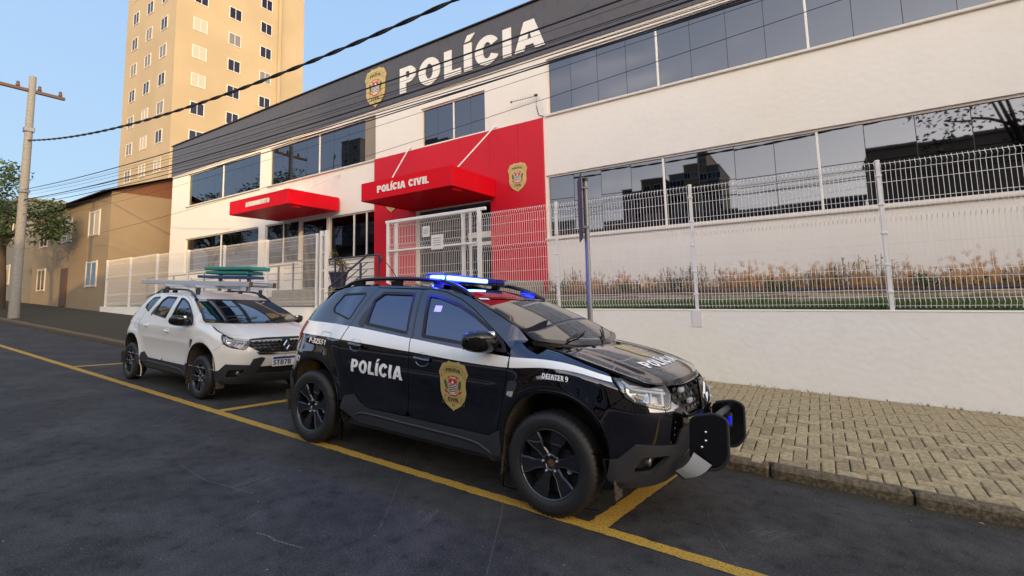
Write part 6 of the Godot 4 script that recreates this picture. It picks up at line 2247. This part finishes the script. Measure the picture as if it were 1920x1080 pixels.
func car_front(car: Node):
	var C := SF + ARC        # s of the middle of the nose
	var hl := pv([1.83, 0.975, 1.90, 0.978, 2.08, 0.95, 2.19, 0.938, 2.22, 0.92, 2.245, 0.87, 2.20, 0.785, 2.16, 0.775, 2.01, 0.80, 1.93, 0.822, 1.88, 0.852, 1.845, 0.94])
	var farch := arch_outline(AXLE + 0.03, 0.425, 0.505, 0.1)
	# bumper skin
	var skin := pv([1.69, 0.745, 1.87, 0.855, 1.93, 0.822, 2.01, 0.80, 2.16, 0.775, 2.20, 0.785, 2.225, 0.83, 2.36, 0.755, 2.40, 0.72, C, 0.715, C, 0.52, 2.30, 0.52, 2.26, 0.55, 1.93, 0.565, 1.83, 0.465, 1.74, 0.455, 1.72, 0.60])
	front_piece("front_bumper", car, skin, [farch], body_paint, 0.0)
	# plastic apron with its horn, fog lamp pockets
	var apron := pv([1.74, 0.455, 1.83, 0.465, 1.93, 0.565, 2.26, 0.545, 2.30, 0.64, 2.42, 0.665, 2.47, 0.645, 2.40, 0.50, 2.36, 0.42, C, 0.40, C, 0.27, 2.2, 0.27, 1.90, 0.275, 1.80, 0.33])
	var pocket := rounded(pv([1.955, 0.40, 1.99, 0.485, 2.21, 0.485, 2.19, 0.45, 2.10, 0.37, 1.97, 0.37]), 0.02)
	var ap := front_piece("bumper_apron", car, apron, [pocket, farch], M.plastic, 0.012, 0.03, 0.0)
	for m in [false, true]:
		var pk := MB.new()
		panel(pk, Geometry2D.offset_polygon(pocket, 0.01)[0], [], flank, -0.06, 0.04, m, 0.0)
		obj("fog_pocket", pk, M.rubber, ap)
		var fg := MB.new()
		var p := flank(2.12, 0.43)
		var sg := Vector3(1, 1, -1) if m else Vector3.ONE
		fg.lathe(pv([0.0, 0.012, 0.025, 0.010, 0.034, 0.0, 0.036, -0.03]), (p - Vector3(0.055, 0.005, 0.03)) * sg, Basis(Vector3(0, 0, -1), Vector3(0.95, 0, 0.3 * sg.z).normalized(), Vector3(0, 1, 0)), 18)
		obj("fog_lamp", fg, M.disc, ap)
	var dark := MB.new()
	for m in [false, true]: panel(dark, pv([2.24, 0.53, C, 0.53, C, 0.39, 2.3, 0.39]), [], flank, -0.03, 0.05, m, 0.0)
	obj("lower_intake", dark, M.rubber, car)
	# pale metal guard plate under the near upright
	if police:
		var sk := MB.new()
		sk.grid(func(u, v):
			var a := Vector3(2.10, 0.37, 0.50).lerp(Vector3(2.22, 0.51, 0.50), u)
			var b := Vector3(2.155, 0.322, 0.462).lerp(Vector3(2.325, 0.44, 0.462), u)
			return a.lerp(b, v) + Vector3(0.012, -0.016, 0.01) * sin(PI * u), 12, 8, 1.0)
		obj("guard_plate", sk, M.satin, car)
		var se := MB.new()
		se.tube(PackedVector3Array([Vector3(2.095, 0.365, 0.49), Vector3(2.15, 0.315, 0.455)]), 0.012, 6)
		obj("guard_edge", se, M.rubber, car)
	# grille
	var gr := pv([2.225, 0.915, 2.25, 0.868, 2.225, 0.835, 2.36, 0.76, 2.40, 0.725, C, 0.72, C, 0.935, 2.45, 0.935])
	var grille := front_piece("grille", car, gr, [], M.rubber, -0.035, 0.0, 0.0)
	var slots := MB.new()
	for m in [false, true]:
		for j in 4:
			for i in 6:
				var s := 2.285 + 0.075 * i + (0.03 if j % 2 else 0.0)
				var y := 0.765 + 0.042 * j
				if s > C - 0.09 or not Geometry2D.is_point_in_polygon(Vector2(s, y), gr): continue
				panel(slots, rounded(pv([s - 0.030, y - 0.011, s + 0.030, y - 0.011, s + 0.022, y + 0.013, s - 0.022, y + 0.013]), 0.006), [], flank, -0.008, 0.04, m, 0.02)
	obj("grille_bars", slots, M.gloss_black, grille)
	var rim := MB.new()
	for m in [false, true]:
		panel(rim, pv([2.33, 0.75, 2.37, 0.705, 2.42, 0.70, C, 0.693, C, 0.722, 2.43, 0.728, 2.39, 0.735]), [], flank, 0.012, 0.03, m, 0.014)
	obj("chrome_strip", rim, M.chrome, grille)
	var top := MB.new()
	for m in [false, true]: panel(top, pv([2.20, 0.93, 2.225, 0.915, 2.45, 0.925, C, 0.928, C, 0.95, 2.45, 0.948]), [], flank, 0.002, 0.03, m, 0.02)
	obj("grille_top_trim", top, M.gloss_black, grille)
	# strobe lamps in the grille
	for q in [] if not police else [[2.36, 0.885], [2.44, 0.815], [C + 0.27, 0.885], [C + 0.35, 0.815]]:
		var b := MB.new()
		var p := flank(q[0], q[1])
		b.bbox(p + Vector3(0.012, 0, 0), Vector3(0.03, 0.034, 0.085), 0.008)
		obj("strobe_lamp", b, M.led_off, grille)
	# emblem: an upright diamond frame on a dark bar
	var eb := MB.new()
	eb.bbox(Vector3(2.175, 0.822, 0), Vector3(0.03, 0.225, 0.13), 0.012, Basis(Vector3.BACK, 0.14))
	obj("emblem_bar", eb, M.gloss_black, grille)
	var em := MB.new()
	diamond(em, Vector3(2.196, 0.825, 0), 0.062, 0.088, Basis(Vector3.BACK, 0.14))
	obj("emblem", em, M.chrome, grille)
	# headlamps
	for m in [false, true]:
		var sg := Vector3(1, 1, -1) if m else Vector3.ONE
		var h := Node3D.new()
		h.name = "headlamp"
		car.add_child(h, true)
		var back := MB.new()
		panel(back, Geometry2D.offset_polygon(hl, 0.035)[0], [], flank, -0.05, 0.03, m, 0.0)
		obj("lamp_back", back, M.rubber, h)
		var rimb := MB.new()
		panel(rimb, shrink(hl, 0.001), [shrink(hl, 0.014)], flank, 0.001, 0.03, m, 0.06)
		obj("lamp_surround", rimb, M.gloss_black, h)
		var bowl := MB.new()
		panel(bowl, rounded(pv([1.905, 0.915, 1.94, 0.925, 2.04, 0.90, 2.055, 0.86, 2.04, 0.825, 1.96, 0.838, 1.915, 0.87]), 0.02), [], func(s, y): return flank(s, y) - Vector3(0.35, 0, 0.85) * 0.055 * exp(-Vector2((s - 1.98) / 0.055, (y - 0.87) / 0.035).length_squared()), -0.012, 0.012, m, 0.02)
		obj("reflector_bowl", bowl, M.reflector, h)
		var side := MB.new()
		panel(side, pv([1.85, 0.955, 1.905, 0.962, 1.90, 0.935, 1.885, 0.885, 1.868, 0.90]), [], flank, -0.012, 0.02, m, 0.01)
		obj("side_reflector", side, M.reflector, h)
		for q in [[1.895, 0.958, 1.935, 0.928, 0.014], [1.935, 0.928, 2.10, 0.912, 0.013], [2.10, 0.912, 2.185, 0.897, 0.013], [1.91, 0.932, 1.95, 0.910, 0.012], [1.95, 0.910, 2.195, 0.878, 0.012], [2.075, 0.885, 2.055, 0.815, 0.010], [2.165, 0.878, 2.145, 0.808, 0.018], [2.07, 0.816, 2.15, 0.806, 0.008]]:
			var bar := MB.new()
			var a := Vector2(q[0], q[1])
			var b := Vector2(q[2], q[3])
			var n = (b - a).orthogonal().normalized() * q[4] / 2.0
			panel(bar, PackedVector2Array([a - n, b - n, b + n, a + n]), [], flank, -0.006, 0.03, m, 0.022)
			obj("light_bar_strip", bar, M.led_off, h)
		var sq := MB.new()
		panel(sq, pv([2.085, 0.875, 2.15, 0.865, 2.135, 0.822, 2.07, 0.828]), [], flank, -0.03, 0.03, m, 0.0)
		obj("indicator_bowl", sq, M.disc, h)
		var lens := MB.new()
		panel(lens, shrink(hl, 0.008), [], flank, 0.002, 0.03, m, 0.0)
		obj("lamp_lens", lens, M.lamp_clear, h)

func diamond(em: MB, o: Vector3, hw: float, hh: float, b: Basis):
	# frame in the z-y plane of b, facing x
	var k := 0.52
	var t := 0.012
	var outer := [Vector2(0, hh), Vector2(hw, 0), Vector2(0, -hh), Vector2(-hw, 0)]
	for i in 4:
		var a: Vector2 = outer[i]
		var c: Vector2 = outer[(i + 1) % 4]
		var P := func(p: Vector2, d: float) -> Vector3: return o + b * Vector3(d, p.y, p.x)
		var mid := func(p: Vector2) -> Vector2: return p * (1 + k) / 2.0
		em.quad(P.call(a, 0), P.call(c, 0), P.call(mid.call(c), t), P.call(mid.call(a), t), Vector3(1, 0, 0))
		em.quad(P.call(mid.call(a), t), P.call(mid.call(c), t), P.call(c * k, 0), P.call(a * k, 0), Vector3(1, 0, 0))

func car_rear(car: Node):
	var C := SR - ARC
	var gate := MB.new()
	for m in [false, true]: panel(gate, pv([-1.97, 1.06, -1.96, 1.18, -1.89, 1.30, -1.75, 1.42, -1.62, 1.47, C, 1.55, C, 0.74, -2.02, 0.74]), [], flank, -0.002, 0.05, m, 0.01)
	var tg := obj("tailgate", gate, body_paint, car)
	var gl := MB.new()
	for m in [false, true]: panel(gl, pv([-2.05, 1.18, -1.98, 1.38, C, 1.46, C, 1.15]), [], flank, 0.003, 0.05, m, 0.0)
	obj("window_pane", gl, M.car_glass, tg)
	var bm := MB.new()
	for m in [false, true]: panel(bm, pv([-1.715, 0.475, -1.80, 0.545, -1.865, 0.62, -1.90, 0.74, C, 0.74, C, 0.28, -1.80, 0.30, -1.70, 0.36]), [], flank, 0.004, 0.05, m, 0.02)
	obj("rear_bumper", bm, body_paint, car)
	var lo := MB.new()
	for m in [false, true]: panel(lo, pv([-1.70, 0.58, -1.80, 0.56, C, 0.50, C, 0.24, -1.80, 0.26, -1.68, 0.36]), [], flank, 0.010, 0.05, m, 0.03)
	obj("rear_apron", lo, M.plastic, car)

func car_lightbar(car: Node):
	var lb := Node3D.new()
	lb.name = "roof_light_bar"
	car.add_child(lb)
	var x := -0.10
	var y := 1.632
	var b := MB.new()
	b.bbox(Vector3(x, y - 0.008, 0), Vector3(0.25, 0.026, 1.06), 0.010)
	obj("base", b, M.gloss_black, lb)
	for z in [0.48, -0.48]:
		var f := MB.new()
		f.bbox(Vector3(x, y - 0.045, z), Vector3(0.10, 0.06, 0.05), 0.01)
		obj("foot", f, M.plastic, lb)
	# lit modules on the side towards the street and along the front and back edges
	var t := MB.new()
	t.bbox(Vector3(x, y + 0.049, 0), Vector3(0.24, 0.014, 1.05), 0.006)
	obj("top_cover", t, M.blue_lens, lb)
	for sg in [1.0, -1.0]:
		var e := MB.new()
		e.bbox(Vector3(x, y + 0.023, sg * 0.50), Vector3(0.15, 0.034, 0.05), 0.010)
		obj("end_module", e, M.blue_lit if sg > 0 else M.blue_lens, lb)
	for fx in [1.0, -1.0]:
		for k in 6:
			var z := -0.40 + 0.16 * k
			var mm := MB.new()
			mm.bbox(Vector3(x + fx * 0.105, y + 0.023, z), Vector3(0.035, 0.034, 0.152), 0.006)
			obj("led_module", mm, M.blue_lit if z > -0.1 else M.blue_lens, lb)
	var core := MB.new()
	core.box(Vector3(x, y + 0.023, 0), Vector3(0.16, 0.03, 0.92))
	obj("inner_frame", core, M.blue_lens, lb)
	for q in [[x + 0.17, 0.28], [x - 0.17, 0.28]]:
		var l := OmniLight3D.new()
		l.name = "strobe_light"
		l.light_color = Color(0.10, 0.16, 1.0)
		l.light_energy = 0.9
		l.light_size = 0.08
		l.omni_range = 30.0
		l.omni_attenuation = 2.0
		l.shadow_enabled = true
		lb.add_child(l, true)
		l.position = Vector3(q[0], y + 0.05, q[1])
	var l2 := OmniLight3D.new()
	l2.name = "strobe_light"
	l2.light_color = Color(0.10, 0.16, 1.0)
	l2.light_energy = 1.0
	l2.light_size = 0.08
	l2.omni_range = 30.0
	l2.omni_attenuation = 2.0
	l2.shadow_enabled = true
	lb.add_child(l2, true)
	l2.position = Vector3(x, y + 0.05, 0.60)

func push_bar(car: Node):
	var p := Node3D.new()
	p.name = "push_bar"
	car.add_child(p)
	for q in [[0.44, 0.0], [-0.36, -0.03]]:
		var z: float = q[0]
		var dy: float = q[1]
		var out := rounded(pv([2.18, 0.44 + dy, 2.18, 0.725 + dy, 2.34, 0.765 + dy, 2.418, 0.74 + dy, 2.425, 0.49 + dy, 2.365, 0.415 + dy, 2.28, 0.40 + dy]), 0.045, 6)
		var pl := MB.new()
		pl.prism(out, Vector3(0, 0, z - 0.006), Basis(), 0.012)
		var plate := obj("upright_plate", pl, M.gloss_black, p)
		var ed := MB.new()
		var path := PackedVector3Array()
		var dn := dense(out, 0.02)
		var begin := 0
		for i in dn.size():
			if dn[i].x < 2.185: begin = i
		for i in dn.size():
			var v2 := dn[(begin + i) % dn.size()]
			if v2.x > 2.21: path.append(Vector3(v2.x, v2.y, z))
		ed.tube(path, 0.011, 8, true)
		obj("rubber_edge", ed, M.rubber, plate)
		for r in [[2.285, 0.64], [2.285, 0.585], [2.26, 0.54]]:
			var bo := MB.new()
			bo.lathe(pv([0.0, 0.012, 0.007, 0.011, 0.010, 0.006, 0.010, 0.0]), Vector3(r[0], r[1] + dy, z + 0.006), Basis(Vector3(1, 0, 0), Vector3(0, 0, 1), Vector3(0, -1, 0)), 10)
			obj("bolt", bo, M.chrome, plate)
	for r in [[2.30, 0.70], [2.28, 0.47]]:
		var tb := MB.new()
		tb.tube(PackedVector3Array([Vector3(r[0], r[1], 0.43), Vector3(r[0], r[1] - 0.03, -0.35)]), 0.024, 12)
		obj("cross_tube", tb, M.plastic, p)
	var bl := MB.new()
	bl.bbox(Vector3(2.31, 0.585, -0.335), Vector3(0.06, 0.12, 0.03), 0.015)
	var bo2 := obj("strobe_housing", bl, M.rubber, p)
	var be := MB.new()
	be.bbox(Vector3(2.32, 0.585, -0.315), Vector3(0.026, 0.07, 0.014), 0.012)
	obj("strobe_lens", be, M.blue_glow, bo2)

func hood_marks(hood: Node):
	# POLÍCIA across the bonnet, read from the front
	var tx := MB.new()
	heavy_word(tx, "POLÍCIA", 0.10, 0.0012, func(x, y, off):
		var p := hood_at(clampf(0.70 - y / 0.8, 0.0, 1.0), clampf(-x / 0.80, -1.0, 1.0))
		return p + Vector3(0.0007, 0.0028 + off, 0), 0.80, 0.0, 0.11, 0.15)
	obj("lettering", tx, M.stripe, hood)
	var bg := MB.new()
	var so := shield_outline(0.20)
	for piece in cut(so, 0.05): bg.poly(piece, func(p: Vector2): return hood_at(clampf(0.40 - p.y / 0.8, 0.0, 1.0), clampf(-p.x / 0.80, -1.0, 1.0)) + Vector3(0.0006, 0.0032, 0), Vector3.UP)
	obj("badge", bg, M.gold, hood)

func build_white_car():
	# a smaller white hatchback of the same family, parked behind; built on the same body surface at its own size
	body_paint = mat(0.72, 0.70, 0.66, 0.12)
	body_paint.clearcoat_enabled = true
	body_paint.clearcoat = 1.0
	police = false
	var car := thing("white_car", "white hatchback with black grille and roof ladder parked behind the patrol car", "car")
	var up := Vector3(-SLOPE, 1, -CAMBER).normalized()
	var fw := Vector3(1, SLOPE, 0)
	fw = (fw - up * fw.dot(up)).normalized()
	car.transform = Transform3D(Basis(fw, up, fw.cross(up)) * Basis.from_scale(Vector3(0.84, 0.885, 0.88)), Vector3(-8.22, gy(-8.22, -4.0), -4.0))
	for m in [false, true]: car_side(car, m)
	car_core(car)
	car_top(car)
	car_front(car)
	car_rear(car)
	for x in [AXLE, -AXLE]:
		for s in [1.0, -1.0]: wheel(car, Vector3(x, HUB - 0.02, s * 0.775), s, "wheel", 0.325, 0.2, 0.21, false)
	# number plate
	var np := Node3D.new()
	np.name = "number_plate"
	car.add_child(np)
	var x0 := 2.215
	var pl := MB.new()
	pl.bbox(Vector3(x0, 0.585, 0), Vector3(0.012, 0.145, 0.45), 0.004)
	obj("plate", pl, M.plate_white, np)
	var bl := MB.new()
	bl.box(Vector3(x0 + 0.0065, 0.640, 0), Vector3(0.003, 0.034, 0.44))
	obj("blue_band", bl, M.plate_blue, np)
	var tx := MB.new()
	text_warp(tx, "STB7B", 0.072, 0.002, func(x, y, off): return Vector3(x0 + 0.0068 + off, 0.572 + y, 0.065 - x), 0.29)
	obj("lettering", tx, M.black, np)
	# ladder and folded gear tied on the roof
	var lad := thing("ladder", "aluminium ladder tied on the roof of the white car", "ladder", car.transform * Vector3(-0.62, 1.76, 0.1))
	lad.basis = Basis(fw, up, fw.cross(up)) * Basis(Vector3.UP, 0.06)
	for z in [0.19, -0.19]:
		var m := MB.new()
		m.bbox(Vector3(0.0, 0.0, z), Vector3(3.2, 0.075, 0.035), 0.008)
		obj("stile", m, M.satin, lad)
		var e := MB.new()
		e.bbox(Vector3(1.62, 0, z), Vector3(0.05, 0.08, 0.04), 0.01)
		obj("end_cap", e, M.rust, lad)
	for k in 11:
		var m := MB.new()
		m.tube(PackedVector3Array([Vector3(-1.5 + 0.3 * k, 0, -0.19), Vector3(-1.5 + 0.3 * k, 0, 0.19)]), 0.014, 8)
		obj("rung", m, M.satin, lad)
	var rk := thing("roof_rack", "grey roof rack bars on the white car under the ladder", "roof rack", car.transform * Vector3(-0.2, 1.66, 0.0))
	rk.basis = lad.basis
	for x in [-0.55, 0.35]:
		var m := MB.new()
		m.bbox(Vector3(x, 0.03, 0), Vector3(0.05, 0.04, 1.1), 0.01)
		obj("cross_bar", m, M.satin, rk)
		for z in [-0.5, 0.5]:
			var f := MB.new()
			f.bbox(Vector3(x, -0.04, z), Vector3(0.06, 0.11, 0.05), 0.012)
			obj("foot", f, M.plastic, rk)
	var tl := thing("teal_bundle", "teal and blue folded work barrier lying above the ladder", "bundle", car.transform * Vector3(0.62, 1.80, 0.12))
	tl.basis = lad.basis
	for q in [[0.0, 0.20, 1.25, 0.055, 0.30, M.teal], [-0.06, 0.135, 1.1, 0.05, 0.27, M.teal], [-0.15, 0.07, 1.3, 0.045, 0.30, M.navy]]:
		var m := MB.new()
		m.bbox(Vector3(q[0], q[1], 0), Vector3(q[2], q[3], q[4]), 0.012)
		obj("board", m, q[5], tl)
	for x in [-0.4, 0.35]:
		var m := MB.new()
		m.bbox(Vector3(x, 0.03, 0), Vector3(0.05, 0.36, 0.05), 0.01)
		obj("strut", m, M.galv, tl)

func _ready():
	rng.seed = 20240611
	set_camera_and_light()
	make_materials()
	build_ground()
	build_police_building()
	build_fence()
	build_terrace()
	build_railing()
	build_background()
	build_sign_post()
	build_wires()
	build_litter()
	build_police_car()
	build_white_car()
